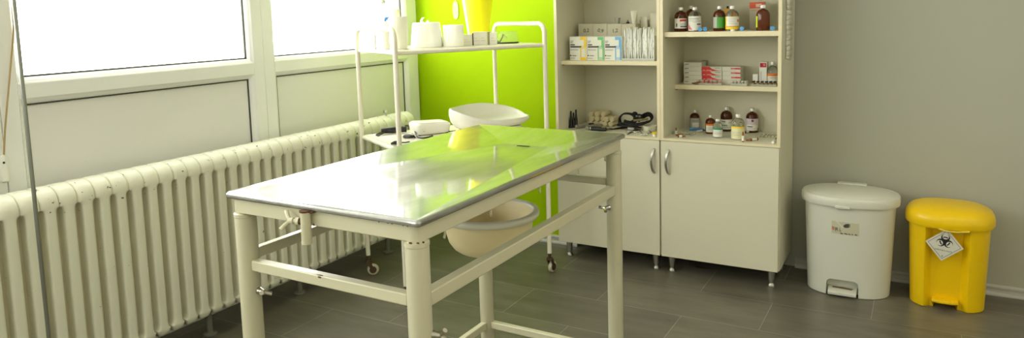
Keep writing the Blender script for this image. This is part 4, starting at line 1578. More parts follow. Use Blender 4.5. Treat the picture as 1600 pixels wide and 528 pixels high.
# ---------------------------------------------------------------- right cabinet
def right_cabinet_items():
    z1, z2, z3 = 1.3064, 1.0124, Z_C + 0.0004
    red = mat('dark_red_print', (190, 52, 52), 0.5)
    navy = mat('navy_print', (48, 52, 78), 0.5)
    plum = mat('plum_print', (92, 38, 84), 0.5)
    pink = mat('pink_print', (216, 120, 120), 0.5)
    green = mat('green_label', (74, 156, 62), 0.5)
    yellow = mat('yellow_label', (244, 208, 30), 0.5)
    lime = mat('lime_label', (206, 218, 40), 0.5)
    orange = mat('orange_label', (232, 122, 44), 0.5)
    teal = mat('teal_label', (52, 140, 110), 0.5)
    greyl = mat('grey_label', (176, 176, 164), 0.5)
    # top shelf
    bottle(1064, 47.4, 11.5, 20, M_AMBER, 'brown vial with a white label and a red block, first on the top shelf', y=3.79, z=z1, text_lines=0,
           lab=(0.13, 0.545), bands=[(red, 0.42, 0.50, -10, 48), (navy, 0.18, 0.22, -5, 60), (navy, 0.20, 0.34, -45, -34), (M_GREYINK, 0.31, 0.33, -5, 40), (M_GREYINK, 0.25, 0.265, -5, 50)])
    bottle(1079.5, 45.5, 9, 18, M_AMBER, 'brown vial standing behind the clear vial with a red triangle', y=3.93, z=z1, lab_m=False)
    bottle(1085.5, 47.6, 11, 19.5, M_CLEAR, 'clear vial with a white label bearing a red triangle, on the top shelf', y=3.77, z=z1, lab=(0.04, 0.63), la=(-86, 86),
           bands=[(pink, 0.08, 0.34, -70, -20, 1.0), (plum, 0.27, 0.32, 20, 62), (M_GREYINK, 0.50, 0.53, -60, 40), (M_GREYINK, 0.43, 0.445, -60, 60), (M_GREYINK, 0.38, 0.392, -20, 50)])
    bottle(1124, 46.2, 9.5, 18.6, M_AMBER, 'brown vial with a bright green label on the top shelf', y=3.80, z=z1, lab=(0.12, 0.56), lab_m=greyl, la=(-80, 80), bands=[(green, 0.12, 0.56, -24, 86)])
    carton('orange_carton', 'orange carton with a dark cap showing behind the yellow-labelled vial', 'carton', (at(1137, 46, y=3.93).x, 3.93, z1), 0.043, 0.04, at(1137, 13.5, y=3.93).z - z1, mat('orange_card', (216, 158, 40), 0.5))
    p = at(1137, 13, y=3.95)
    p.z = at(1137, 13.5, y=3.93).z + 0.0005
    m = MB()
    m.cyl((0, 0, 0), (0, 0, 0.013), 0.006)
    o = m.build('dark_stopper', M_BLACK)
    o.location = p
    tag(o, 'small dark cap on top of the orange carton', 'cap')
    bottle(1144, 47.8, 9.3, 20, M_CLEAR, 'clear vial with a white and yellow label on the top shelf', y=3.78, z=z1, lab=(0.07, 0.58), lab_m=yellow, la=(-88, 88),
           bands=[(M_LABEL, 0.20, 0.57, -56, 78), (pink, 0.165, 0.19, -56, 78), (pink, 0.36, 0.46, 44, 74), (M_GREYINK, 0.50, 0.51, -30, 30), (M_GREYINK, 0.44, 0.45, -35, 25), (M_GREYINK, 0.38, 0.39, -30, 25), (M_GREYINK, 0.30, 0.31, -30, 40)])

    def hub(u, v, z, y, label, blue=True):
        p = at(u, v, y=y)
        p.z = z
        t = thing('needle_cover', label, 'needle cap', p, 0.25 * math.sin(u))
        r = 0.0112
        M = Matrix.Translation((0, 0, r)) @ Matrix.Rotation(PI / 2, 4, 'X')
        m = MB()
        m.lathe([(r * 0.9, -0.006), (r, -0.004), (r, 0.006), (r * 0.85, 0.008)], 18, M)
        m.build('cap_body', M_BLUE if blue else M_WHITE, t, angle=40)
        m = MB()
        m.lathe([(r * 0.45, 0.0081), (r * 0.3, 0.0095)], 12, M)
        m.build('cap_stud', M_BLUE if blue else M_WHITE, t)
        m = MB()
        m.lathe([(r * 0.5, -0.006), (r * 0.4, -0.016), (r * 0.25, -0.03)], 12, M)
        m.build('clear_sheath', pane_mat('sheath', (200, 208, 214), 1.0, 0.05), t)
    hub(1094, 47.3, z1, 3.735, 'blue needle cap in front of the vial with the red triangle')
    hub(1102, 47.3, z1, 3.745, 'blue needle cap on the right of the vial with the red triangle')
    hub(1159.5, 47.5, z1, 3.745, 'blue needle cap beside the yellow-labelled vial on the top shelf')
    hub(1207, 48.0, z1, 3.745, 'blue needle cap at the right end of the top shelf')
    p = at(1145, 48, y=3.715)
    p.z = z1
    m = MB()
    m.lathe([(0.010, 0), (0.0115, 0.001), (0.0115, 0.008), (0.009, 0.010)], 18)
    o = m.build('white_stopper', M_WHITE)
    o.location = p
    tag(o, 'small white cap at the shelf edge before the yellow-labelled vial', 'cap')
    a, b = at(1171, 46, y=3.93), at(1194, 46, y=3.93)
    zt = at(1171, 3.5, y=3.93).z
    orr = mat('vermilion_print', (206, 84, 44), 0.5)
    t = carton('tall_carton', 'tall grey carton with a vermilion top behind the plain brown vial', 'carton', ((a.x + b.x) / 2, 3.93, z1), b.x - a.x, 0.05, zt - z1, mat('carton_grey', (190, 184, 162), 0.6), marks=[
        (orr, 0, 1, 0.77, 0.995), (M_LABEL, 0.42, 0.8, 0.90, 0.925), (M_LABEL, 0.42, 0.7, 0.86, 0.885), (M_LABEL, 0.42, 0.75, 0.82, 0.845), (orr, 0.1, 0.6, 0.70, 0.715)])
    bottle(1192, 48.2, 7.8, 20.5, M_AMBER, 'plain brown vial with a lime label edge, last on the top shelf', y=3.77, z=z1, cap=M_WHITE, lab=(0.13, 0.57), lab_m=lime, la=(-100, -52))
    # middle shelf: stacks of flat cartons
    cw = mat('flat_carton', (216, 215, 200), 0.6)
    redp = mat('bright_red_print', (212, 40, 38), 0.5)

    def stack(us, vs, y, kind, group, label, rz=0.0, d=0.085):
        a, b = at(us[0], 130, y=y), at(us[1], 130, y=y)
        w = b.x - a.x
        zb = z2
        n = len(vs)
        H = (at(us[0], vs[0], y=y).z - zb) / n
        for k in range(n):
            if kind == 'white':
                mk = [(M_INK, 0.05, 0.28, 0.52, 0.66), (M_GREYINK, 0.05, 0.2, 0.30, 0.38)]
            elif kind == 'red':
                mk = [(redp, 0, 0, 0, 0, [(0.0, 0.0), (1.0, 0.06), (0.72, 0.22), (0.52, 0.52), (0.40, 0.98), (0.0, 0.98)]), (M_LABEL, 0.06, 0.17, 0.14, 0.24), (M_LABEL, 0.24, 0.5, 0.14, 0.24), (teal, 0.66, 0.92, 0.66, 0.76)]
            else:
                mk = [(redp, 0.48, 1.0, 0.40, 0.74), (pink, 0.49, 0.70, 0.46, 0.68)]
            lv = ['lowest', 'second from the bottom', 'third from the bottom', 'fourth from the bottom', 'topmost']
            nm = 'topmost' if k == n - 1 else lv[k]
            carton('medicine_carton', label % nm, 'carton', ((a.x + b.x) / 2 + 0.001 * ((k * 5) % 3 - 1), y + 0.001 * ((k * 3) % 2), zb + k * (H + 0.0)), w, d, H - 0.0005, cw, rz, group, mk)
    stack((1068.5, 1096), (97.2, 0, 0, 0, 0), 3.925, 'white', 'plain white cartons', 'flat white carton with plain front, %s of the first stack')
    stack((1096.6, 1127.6), (104, 0, 0, 0), 3.935, 'red', 'red and white cartons', 'flat carton with a red swoosh, %s of its stack')
    stack((1128.4, 1157), (104, 0, 0, 0), 3.94, 'mark', 'white cartons with a red mark', 'flat white carton with a red end mark, %s of its stack')
    carton('grey_carton', 'grey carton peeking over the red swoosh cartons from behind', 'carton', (at(1100, 120, y=4.025).x, 4.025, z2), 0.028, 0.03, at(1100, 94.5, y=4.025).z - z2, mat('grey_carton_card', (160, 152, 126), 0.7))
    carton('small_box', 'small white box standing beside the tall red-topped box', 'box', (at(1180, 130, y=3.97).x, 3.97, z2), 8 / ppm((-0.7, 3.97, 1.0)), 0.03, at(1180, 116, y=3.97).z - z2, M_PAPER)
    a, b = at(1186.3, 130, y=3.945), at(1198, 130, y=3.945)
    t = carton('tall_box', 'tall white box with a dark red square near its top', 'box', ((a.x + b.x) / 2, 3.945, z2), b.x - a.x, 0.05, at(1190, 97, y=3.945).z - z2, M_PAPER, marks=[
        (mat('crimson_print', (176, 24, 52), 0.5), 0.08, 0.92, 0.775, 0.96), (pink, 0.5, 0.8, 0.83, 0.92), (M_GREYINK, 0.2, 0.26, 0.2, 0.6)])
    bottle(1207, 131, 96.5, 15.5, M_CLEAR, 'clear vial with an orange band on the middle shelf', y=3.955, z=z2, lab=(0.05, 0.40), la=(-88, 88), bands=[(orange, 0.40, 0.51, -88, 88), (M_GREYINK, 0.32, 0.34, -40, 40)], shoulder=0.52)
    # ampoule trays
    trp = pane_mat('blister_plastic', (246, 248, 240), 1.0, 0.08, (236, 236, 224), 0.3)

    def tray(us, y, n, rows, glass, tip, label, lab_a, group, tipname='tip'):
        a, b = at(us[0], 138, y=y), at(us[1], 138, y=y)
        w = b.x - a.x
        t = thing('ampoule_tray', label, 'tray', ((a.x + b.x) / 2, y, z2))
        D = 0.020 * rows + 0.006
        m = MB()
        m.box(-w / 2, 0, 0, w / 2, D, 0.0012)
        m.box(-w / 2, 0, 0.0012, w / 2, 0.0008, 0.010)
        m.box(-w / 2, D - 0.0008, 0.0012, w / 2, D, 0.010)
        m.box(-w / 2, 0.0008, 0.0012, -w / 2 + 0.0008, D - 0.0008, 0.010)
        m.box(w / 2 - 0.0008, 0.0008, 0.0012, w / 2, D - 0.0008, 0.010)
        m.build('tray_body', trp, t, smooth=False)
        r = min(0.0098, (w / n) * 0.46)
        first = None
        for j in range(rows):
            for i in range(n):
                loc = (t.location.x - w / 2 + w * (i + 0.5) / n, y + 0.012 + 0.020 * j, z2 + 0.0016)
                if first is None:
                    q = thing('ampoule', lab_a, 'ampoule', loc, 0, group)
                    h = 0.020
                    m = MB()
                    m.lathe([(r * 0.8, 0), (r, 0.002), (r, h * 0.6), (r * 0.55, h * 0.78), (r * 0.55, h * 0.9), (r * 0.6, h)], 14)
                    m.build('ampoule_glass', glass, q, angle=50)
                    m = MB()
                    m.lathe([(r * 0.66, h * 0.92), (r * 0.72, h), (r * 0.72, h * 1.14), (r * 0.5, h * 1.18)], 12)
                    m.build(tipname, tip, q, angle=50)
                    first = q
                else:
                    copy_thing(first, loc)
    tray((1086, 1127), 3.882, 6, 2, pane_mat('pinkish_glass', (255, 236, 226), 1.0, 0.05, (226, 196, 182), 0.45), mat('pinkish_tip', (222, 204, 194), 0.3), 'clear blister tray of pinkish ampoules before the red cartons', 'pinkish ampoule in the blister tray on the middle shelf', 'pinkish ampoules on the middle shelf')
    tray((1140, 1167), 3.882, 5, 2, pane_mat('thin_glass', (246, 250, 240), 1.0, 0.05, (226, 228, 214), 0.3), mat('clear_tip', (226, 228, 220), 0.2), 'clear blister tray of colourless ampoules on the middle shelf', 'colourless ampoule in the blister tray on the middle shelf', 'colourless ampoules on the middle shelf')
    tray((1173, 1213), 3.882, 6, 2, mat('olive_glass', (146, 122, 84), 0.15), M_BLACK, 'clear blister tray of dark-capped brown ampoules on the middle shelf', 'brown ampoule with a black cap on the middle shelf', 'brown capped ampoules on the middle shelf', 'black_cap')
    # a loose brown ampoule lying
    def loose(u0, v0, u1, v1, z, label, yy=None, glass=M_AMPOULE, lab=True, stand=False, h=None):
        if stand:
            p = at(u0, v0, z=z)
            t = thing('ampoule', label, 'ampoule', p, face_cam(p))
            hh = at(u1, v1, y=p.y).z - z
            r = 0.0066
            m = MB()
            m.lathe([(r * 0.85, 0), (r, 0.001), (r, hh * 0.66), (r * 0.5, hh * 0.74), (r * 0.62, hh * 0.80), (r * 0.62, hh * 0.90), (r * 0.3, hh)], 16)
            m.build('ampoule_glass', glass, t, angle=50)
            patch_cyl('label', r, hh * 0.1, hh * 0.62, -110, 110, M_LABEL, t)
            patch_cyl('fine_print', r, hh * 0.15, hh * 0.55, 35, 55, M_GREYINK, t, 0.0007)
            return
        if yy is None:
            a, b = at(u0, v0, z=z), at(u1, v1, z=z)
        else:
            a, b = at(u0, v0, y=yy), at(u1, v1, y=yy)
        a.z = b.z = z + 0.0068
        t = thing('ampoule', label, 'ampoule', a)
        B = b - a
        m = MB()
        n_ = [(0, 0.0058), (0.05, 0.0066), (0.6, 0.0066), (0.70, 0.0034), (0.78, 0.0044), (0.9, 0.0040), (1.0, 0.0018)]
        q = B.to_track_quat('Z', 'Y').to_matrix().to_4x4()
        m.lathe([(r, f * B.length) for f, r in n_], 16, q)
        m.build('ampoule_glass', glass, t, angle=50)
        if lab:
            m = MB()
            m.lathe([(0.0069, 0.12 * B.length), (0.0069, 0.52 * B.length)], 16, q, False, False)
            m.build('label', M_LABEL, t)
    loose(1092, 135, 1081, 134, z2, 'loose brown ampoule lying left of the pinkish tray', yy=3.888, lab=False)
    # lower deck
    bottle(1085.5, 199, 172, 15, M_AMBER, 'brown vial with a grey label behind the blue needle sheath', z=z3, lab=(0.04, 0.60), lab_m=greyl, la=(-85, 85), bands=[(M_LABEL, 0.12, 0.36, -30, 60), (M_GREYINK, 0.42, 0.5, -30, 40)])
    bottle(1110, 208.3, 180, 15.5, M_AMBER, 'brown vial with an orange-banded white label on the deck', z=z3, lab=(0.10, 0.46), la=(-58, 86), bands=[(orange, 0.46, 0.56, -58, 86), (M_GREYINK, 0.33, 0.35, -30, 50), (M_GREYINK, 0.25, 0.27, -30, 40)])
    bottle(1121.5, 214.5, 186, 14.5, M_CLEAR, 'small clear vial with a teal-banded label on the deck', z=z3, lab=(0.05, 0.45), la=(-88, 88), bands=[(teal, 0.44, 0.54, -80, 80), (M_GREYINK, 0.22, 0.25, -40, 40), (M_GREYINK, 0.32, 0.34, -40, 30)], shoulder=0.55, neck=0.36)
    bottle(1135, 202.6, 167, 18, M_AMBER, 'large brown vial standing behind the yellow-banded clear vial', z=z3, lab=(0.09, 0.50), la=(-85, 85), bands=[(navy, 0.40, 0.43, -50, -8), (M_GREYINK, 0.36, 0.38, 20, 70), (teal, 0.24, 0.28, -50, 10), (M_GREYINK, 0.18, 0.2, -40, 60)])
    bottle(1153, 217, 178.4, 20, M_CLEAR, 'large clear vial with a yellow-banded cream label on the deck', z=z3, lab=(0.03, 0.47), lab_m=mat('cream_label', (222, 218, 178), 0.5), la=(-88, 88), bands=[(yellow, 0.46, 0.53, -88, 88), (M_GREYINK, 0.3, 0.31, -60, 20), (M_GREYINK, 0.24, 0.25, -60, 0), (M_GREYINK, 0.18, 0.19, -60, 10)])
    bottle(1175, 205, 169, 18.4, M_AMBER, 'brown vial with a purple-edged white label on the deck', z=z3, lab=(0.09, 0.59), lab_m=mat('lilac_label', (206, 192, 196), 0.5), la=(-86, 86),
           bands=[(M_LABEL, 0.12, 0.34, -60, 55), (plum, 0.11, 0.20, 58, 80), (navy, 0.24, 0.28, -45, 5), (plum, 0.46, 0.55, -6, 14), (M_GREYINK, 0.17, 0.19, -45, 40)])
    a, b = at(1077.5, 199, y=3.962), at(1100, 199, y=3.962)
    t = thing('needle_sheath', 'blue needle sheath lying in front of the grey-labelled vial', 'needle sheath', (a.x, 3.962, z3))
    m = MB()
    L = (b - a).length
    m.cyl((0, 0, 0.0085), (0.02, 0, 0.0085), 0.0082, seg=16)
    m.build('hub', M_BLUE, t)
    m = MB()
    m.cyl((0.02, 0, 0.0085), (L, 0, 0.0085), 0.0064, 0.0052, seg=16)
    m.build('sheath', mat('deep_blue_plastic', (64, 126, 204), 0.35), t)
    a, b = at(1090, 207, z=z3), at(1104, 204.6, z=z3)
    t = thing('small_syringe', 'small white syringe lying beside the orange-banded vial', 'syringe', (a.x, a.y, z3))
    B = b - a
    m = MB()
    up = Vector((0, 0, 0.0062))
    m.cyl(up, up + B * 0.5, 0.006, seg=14)
    m.build('barrel', M_WHITE, t)
    m = MB()
    m.cyl(up + B * 0.5, up + B * 0.62, 0.003)
    m.cyl(up + B * 0.62, up + B * 1.2, 0.0028, 0.002)
    m.build('needle_end', mat('dark_needle', (80, 80, 78), 0.3, 0.8), t)
    loose(1056.6, 210.5, 1056.6, 199.4, z3, 'labelled ampoule standing upright near the cabinet divider', stand=True)
    loose(1059, 215.0, 1071, 214.4, z3, 'brown ampoule lying in the opened blister at the front of the deck', lab=True)
    loose(1066, 212.8, 1056, 213.4, z3, 'brown ampoule lying behind another one in the opened blister', lab=False)
    loose(1161, 221.5, 1161, 205.5, z3, 'labelled ampoule standing in front of the yellow-banded vial', stand=True)
    loose(1184.0, 219.3, 1165, 221.3, z3, 'brown labelled ampoule lying at the front edge of the deck', lab=True)
    loose(1163, 208.5, 1176, 206, z3, 'ampoule lying behind the standing one, below the purple-edged vial', lab=True)
    # opened clear blister
    t = thing('open_blister', 'opened clear blister pack spread near the cabinet divider', 'blister pack', at(1064, 210, z=z3), -0.1)
    m = MB()
    for i in range(7):
        x = -0.055 + 0.018 * i
        m.rings([[Vector((x + 0.008 * math.cos(q), yy, 0.0008 + 0.008 * math.sin(q))) for q in [PI * k / 8 for k in range(9)]] for yy in (-0.012, 0.05)], False, False, False)
    m.box(-0.066, -0.014, 0, 0.066, 0.052, 0.0006)
    m.build('blister_sheet', trp, t)
    # pale ampoule row in tray
    t = thing('blister_tray', 'pale greenish blister tray lying at the right end of the deck', 'tray', at(1202, 214, z=z3), 0.15)
    m = MB()
    for i in range(5):
        x = -0.034 + 0.017 * i
        m.rings([[Vector((x + 0.0075 * math.cos(q), yy, 0.001 + 0.010 * math.sin(q))) for q in [PI * k / 8 for k in range(9)]] for yy in (-0.02, 0.035)], True, True, False)
    m.box(-0.045, -0.022, 0, 0.043, 0.037, 0.0008)
    m.build('blister_sheet', mat('greenish_blister', (222, 222, 186), 0.2, trans=0.4), t)
    a, b = at(1207.5, 224.5, z=z3), at(1213, 218, z=z3)
    t = thing('syringe_tip', 'white syringe cap lying at the right front corner of the deck', 'cap', (a.x, a.y, z3))
    m = MB()
    B = b - a
    m.cyl((0, 0, 0.007), B * 0.5 + Vector((0, 0, 0.007)), 0.0068, 0.0055, seg=14)
    m.build('cap_body', M_WHITE, t)
    m = MB()
    m.cyl(B * 0.5 + Vector((0, 0, 0.007)), B * 1.05 + Vector((0, 0, 0.007)), 0.003, 0.002)
    m.build('cap_tip', M_BLACK, t)


# ---------------------------------------------------------------- trolley
def trolley_items():
    zt = QZT + 0.0056
    wm = mat('soft_white', (250, 250, 245), 0.55)
    # white tapered cup with a bottle behind
    p = at(625, 76.5, z=zt)
    k = ppm(p)
    t = thing('white_canister', 'tall white tapered cup at the window end of the trolley top', 'cup', p)
    h = at(625, 26, y=p.y).z - zt
    MB().lathe([(11.5 / k, 0), (12 / k, 0.002), (14.2 / k, h - 0.003), (14.6 / k, h), (13.6 / k, h), (11 / k, 0.006), (0.001, 0.006)], 36, cap1=False).build('cup_body', mat('milky_plastic', (236, 235, 220), 0.4), t, angle=40)
    p = at(620, 73.0, z=zt)
    t = thing('white_jar', 'white round bottle showing above the tapered white cup', 'bottle', p)
    p = Vector(t.location)
    k = ppm(p)
    h = at(620, 14, y=p.y).z - zt
    MB().lathe([(7 / k, 0), (7.4 / k, 0.003), (7.4 / k, h * 0.72), (6.6 / k, h * 0.78), (0.001, h * 0.78)], 28).build('bottle_body', M_WHITE, t, angle=40)
    MB().lathe([(7.0 / k, h * 0.781), (7.2 / k, h * 0.79), (7.2 / k, h * 0.985), (6.6 / k, h), (0.001, h)], 28).build('screw_cap', mat('cap_cream', (232, 228, 204), 0.4), t, angle=40)
    # wash bottle with a blue valve and a bent spout
    p = at(604, 77, z=zt)
    k = ppm(p)
    t = thing('wash_bottle', 'slim white wash bottle with a blue valve against the bright window', 'bottle', p)
    h = at(604, 33, y=p.y).z - zt
    MB().lathe([(5.6 / k, 0), (6 / k, 0.003), (6 / k, h * 0.86), (4.5 / k, h * 0.96), (3 / k, h), (0.001, h)], 24).build('bottle_body', M_WHITE, t, angle=40)
    bv = MB()
    z_b = at(604, 31, y=p.y).z - zt
    bv.cyl((0, 0, h - 0.001), (0, 0, h + 0.008), 0.007)
    bv.sphere((0.006, 0, z_b + 0.006), 0.0105, s=(1.1, 1, 0.9))
    bv.cyl((0.012, 0, z_b + 0.010), (0.024, 0.004, z_b + 0.014), 0.004)
    bv.build('blue_valve', mat('valve_blue', (70, 140, 206), 0.35), t)
    sp = MB()
    S0 = [at(u, v, y=p.y) - Vector((p.x, p.y, zt)) for u, v in ((607.5, 26), (608, 17), (606, 12), (602, 8), (598, 3))]
    sp.tube(S0, 0.0022, 8)
    sp.build('spout', mat('clear_tube', (214, 212, 204), 0.3), t)
    q = MB()
    c = S0[-1]
    q.lathe([(0.012, -0.008), (0.014, -0.004), (0.014, 0.014), (0.010, 0.02)], 18, Matrix.Translation(c))
    q.build('spout_end', M_PAPER, t)
    p = at(586.5, 78, z=zt)
    h = at(586.5, 49, y=p.y).z - zt
    m = MB()
    m.lathe([(0.006, 0), (0.0065, 0.002), (0.0065, h * 0.8), (0.0035, h * 0.86), (0.0035, h)], 16)
    o = m.build('slim_tube', M_WHITE)
    o.location = p
    tag(o, 'slim white tube standing inside the trolley end frame', 'tube')
    # cotton pack with a torn top
    p = at(662.3, 74, z=zt) + Vector((0, 0.03, 0))
    k = ppm(p)
    h = at(664, 35, y=p.y).z - zt
    t = thing('cotton_pack', 'big white cotton wool pack with a torn top on the trolley', 'cotton pack', p, 0.3)
    m = MB()
    rs = []
    for f, s in ((0, 0.97), (0.03, 1.01), (0.3, 0.97), (0.7, 0.90), (0.93, 0.86), (0.985, 0.82), (1.0, 0.76)):
        rs.append(superring(24.5 / k * s, 22 / k * s, 2.6, 40, h * f))
    m.rings(rs)
    m.build('wrapped_cotton', wm, t, angle=50)
    m = MB()
    tp = [(-0.022, 0.0, h - 0.002), (-0.026, 0, h + 0.010), (-0.021, 0, h + 0.020), (-0.010, 0.0, h + 0.026)]
    m.tube(tp, 0.006, 8, rads=[0.011, 0.008, 0.005, 0.0015])
    m.tube([(0.008, 0.0, h - 0.002), (0.010, 0, h + 0.007), (0.018, 0, h + 0.006)], 0.006, 8, rads=[0.010, 0.007, 0.003])
    m.build('torn_wrap', M_WHITE, t)
    p = at(703.2, 73, z=zt) + Vector((0, 0.035, 0))
    k = ppm(p)
    h = at(702.5, 39, y=p.y).z - zt
    t = thing('paper_roll', 'white paper roll standing beside the cotton pack on the trolley', 'paper roll', p, 0)
    R = 16.2 / k
    MB().lathe([(R * 0.95, 0), (R, 0.004), (R, h - 0.004), (R * 0.96, h), (R * 0.25, h), (R * 0.25, h - 0.05), (0.001, h - 0.05)], 40, cap1=False).build('roll', wm, t, angle=40)
    m = MB()
    m.lathe([(R * 0.255, h - 0.03), (R * 0.255, h + 0.002), (R * 0.20, h + 0.002), (R * 0.20, h - 0.03)], 24, cap0=False, cap1=False)
    m.build('roll_core', M_PAPER, t)
    # tall yellow container
    p = at(748.5, 68.6, z=zt)
    k = ppm(p)
    h = 0.27
    t = thing('sharps_container', 'tall yellow plastic container standing behind the small cartons', 'container', p)
    ym = mat('bright_yellow_plastic', (255, 250, 0), 0.4)
    MB().lathe([(13.5 / k, 0), (14.5 / k, 0.003), (24.5 / k, h), (25.3 / k, h + 0.002), (25.3 / k, h + 0.010), (23.5 / k, h + 0.010), (13.5 / k, 0.006), (0.001, 0.006)], 40, cap1=False).build('container_body', ym, t, angle=40)
    m = MB()
    A = [math.radians(-150 + 35 * i / 8) for i in range(9)]
    lo = [((14.7 + 10 * 0.03) / k, 0.01), (25.0 / k, h)]
    rows = [[Vector((r_ * math.cos(a) * 1.006, r_ * math.sin(a) * 1.006, z_)) for a in A] for r_, z_ in (((14.5 + 10 * 0.02 / h) / k, 0.02), (24.5 / k, h - 0.004))]
    m.rings(rows, False, False, False)
    lb = m.build('side_label', M_LABEL, t)
    # small cartons in a row, dark slip between
    row = [(720.5, 737, 54, 'wide white carton, first of the small row before the yellow container', 0.03),
           (739.5, 749.5, 50.0, 'narrow white carton after the dark gap in the small row', 0.03),
           (750.3, 760.4, 49.6, 'narrow white carton, third of the small row on the trolley', 0.03),
           (766, 776, 50.5, 'white carton under a grey slip, nearest the safety goggles', 0.03)]
    for i, (u0, u1, vt, lab, d) in enumerate(row):
        vb = 71.2 - (u0 - 720) * 0.028
        a, b = at(u0, vb, z=zt), at(u1, vb, z=zt)
        b = at(u1, vb - 0.4, y=a.y)
        dirv = Vector((b.x - a.x, 0.0, 0))
        c = (a + b) / 2
        carton('drug_carton', lab, 'carton', (c.x, a.y, zt), (b.x - a.x), d, at(u0, vt, y=a.y).z - zt, M_PAPER, 0.56, None, [(mat('faint_print', (206, 204, 192), 0.6), 0.2, 0.8, 0.3, 0.36), (mat('faint_print', (206, 204, 192), 0.6), 0.2, 0.6, 0.5, 0.56)])
    a = at(738.3, 70.9, z=zt)
    m = MB()
    m.box(-0.0016, 0, 0, 0.0016, 0.04, at(738, 52, y=a.y).z - zt)
    o = m.build('dark_sleeve', mat('dark_brown_card', (70, 48, 40), 0.6), smooth=False)
    o.location = (a.x, a.y + 0.002, zt)
    tag(o, 'thin dark card standing between the first two small cartons', 'card')
    a, b = at(761.3, 70.3, z=zt), at(765.4, 70, z=zt)
    carton('grey_drug_carton', 'slim grey carton between the white ones beside the goggles', 'carton', ((a.x + b.x) / 2, a.y + 0.004, zt), b.x - a.x, 0.03, at(762, 50, y=a.y).z - zt, mat('grey_card_dark', (150, 148, 134), 0.5), 0.0)
    # safety goggles
    p = at(793, 67.6, z=zt)
    k = ppm(p)
    t = thing('safety_goggles', 'clear safety goggles with a black frame on the trolley top', 'goggles', p, face_cam(p) + 0.1)
    m = MB()
    W = 17.0 / k
    n = 20
    Hh = 19 / k

    def lens_row(z, s):
        return [Vector((W * s * math.sin(a) * 1.0, -0.012 - 0.035 * math.cos(a) * s, z)) for a in [(-1.35 + 2.7 * i / n) for i in range(n + 1)]]
    m.rings([lens_row(0.004, 1.0), lens_row(Hh * 0.35, 1.0), lens_row(Hh * 0.75, 0.93), lens_row(Hh, 0.80)], False, False, False)
    m.build('lens', pane_mat('goggle_lens', (246, 250, 236), 1.0, 0.03, (236, 240, 216), 0.12), t, solid=0.0012)
    m = MB()
    base = lens_row(0.0035, 1.02)
    m.tube(base, 0.0044, 8)
    m.build('lower_frame', M_BLACK, t)
    m = MB()
    m.tube([base[0], base[0] + Vector((0.003, 0.012, 0.012)), base[0] + Vector((0.018, 0.03, 0.004)), base[0] + Vector((0.032, 0.03, 0.028)), base[0] + Vector((0.040, 0.03, 0.048))], 0.0042, 8)
    m.build('temple', M_BLACK, t)
    m = MB()
    m.tube([base[0] + Vector((0.040, 0.03, 0.048)), base[0] + Vector((0.052, 0.035, 0.034)), base[0] + Vector((0.062, 0.04, 0.026))], 0.0020, 8)
    m.build('temple_tip', mat('grey_rubber', (150, 152, 136), 0.5), t)
    # pale tag on the green wall
    c = at(712, 16, y=YG - 0.004)
    k = ppm(c)
    t = thing('hanging_tag', 'pale yellow oval tag hanging on the green wall', 'tag', c)
    m = MB()
    o_ = [(5.2 / k * math.copysign(abs(math.cos(a)) ** 0.75, math.cos(a)), 14 / k * math.copysign(abs(math.sin(a)) ** 0.75, math.sin(a))) for a in [2 * PI * i / 28 for i in range(28)]]
    m.rings([[Vector((x, y_, z)) for x, z in o_] for y_ in (-0.002, 0.002)])
    m.build('tag_body', mat('pale_yellow_plastic', (236, 236, 130), 0.4), t, bevel=0.001)
    m = MB()
    m.tube([(0, 0, 13 / k), (0.002, 0, 0.12), (0, 0.001, 0.2)], 0.0012, 6)
    m.build('tag_string', M_WHITE, t)

    # ---- lower shelf
    zl = QZL + 0.0056
    # white device
    c0 = at(653, 213.5, z=zl)
    ex = Vector((math.cos(QA), math.sin(QA), 0))
    ey = Vector((-math.sin(QA), math.cos(QA), 0))
    t = thing('table_scale', 'low white plastic bench scale on the lower trolley shelf', 'scale', c0, QA)
    L, W_, H = 0.20, 0.135, 0.058
    m = MB()
    rs = []
    for z, s in ((0.004, -0.010), (0.012, -0.004), (0.036, 0.0), (0.050, 0.001), (0.056, -0.003), (0.0585, -0.010)):
        rs.append([Vector((L / 2 + x * (1 + 2 * s / L), W_ / 2 + y * (1 + 2 * s / W_), z + (0.008 * (0.5 - x / L) if z > 0.03 else 0))) for x, y in rrect(L, W_, 0.022, 6)])
    m.rings(rs)
    m.build('housing', M_WHITE, t, angle=40)
    m = MB()
    rs = []
    for z, s in ((0.0586, -0.010), (0.0612, -0.009), (0.0620, -0.012), (0.0605, -0.022), (0.0600, -0.030)):
        rs.append([Vector((L / 2 + x * (1 + 2 * s / L), W_ / 2 + y * (1 + 2 * s / W_), z + 0.008 * (0.5 - x / L))) for x, y in rrect(L, W_, 0.022, 6)])
    m.rings(rs)
    m.build('platform', M_WHITE, t, angle=40)
    m = MB()
    for x, z in ((0.030, 0.034), (0.042, 0.036), (0.036, 0.026), (0.0335, 0.0235), (0.040, 0.0245)):
        m.cyl((x, -0.0002, z), (x, -0.0008, z), 0.0016, seg=8)
    m.build('printed_mark', M_GREYINK, t)
    for x, y in ((0.02, 0.02), (L - 0.02, 0.02), (L - 0.02, W_ - 0.02), (0.02, W_ - 0.02)):
        MB().cyl((x, y, 0), (x, y, 0.0045), 0.008).build('rubber_foot', M_BLACK, t)
    # black clippers with looped flex
    a, b = at(596, 210, z=zl), at(633, 207.5, z=zl)
    t = thing('hair_clipper', 'black hair clipper with a looped flex on the lower trolley shelf', 'clipper', a)
    B = b - a
    up = Vector((0, 0, 0.020))
    m = MB()
    m.tube([up, up + B * 0.12, up + B * 0.5, up + B * 0.8, up + B], 0.02, 14, rads=[0.013, 0.0165, 0.0185, 0.0175, 0.015])
    m.build('clipper_body', M_BLACK, t, angle=60)
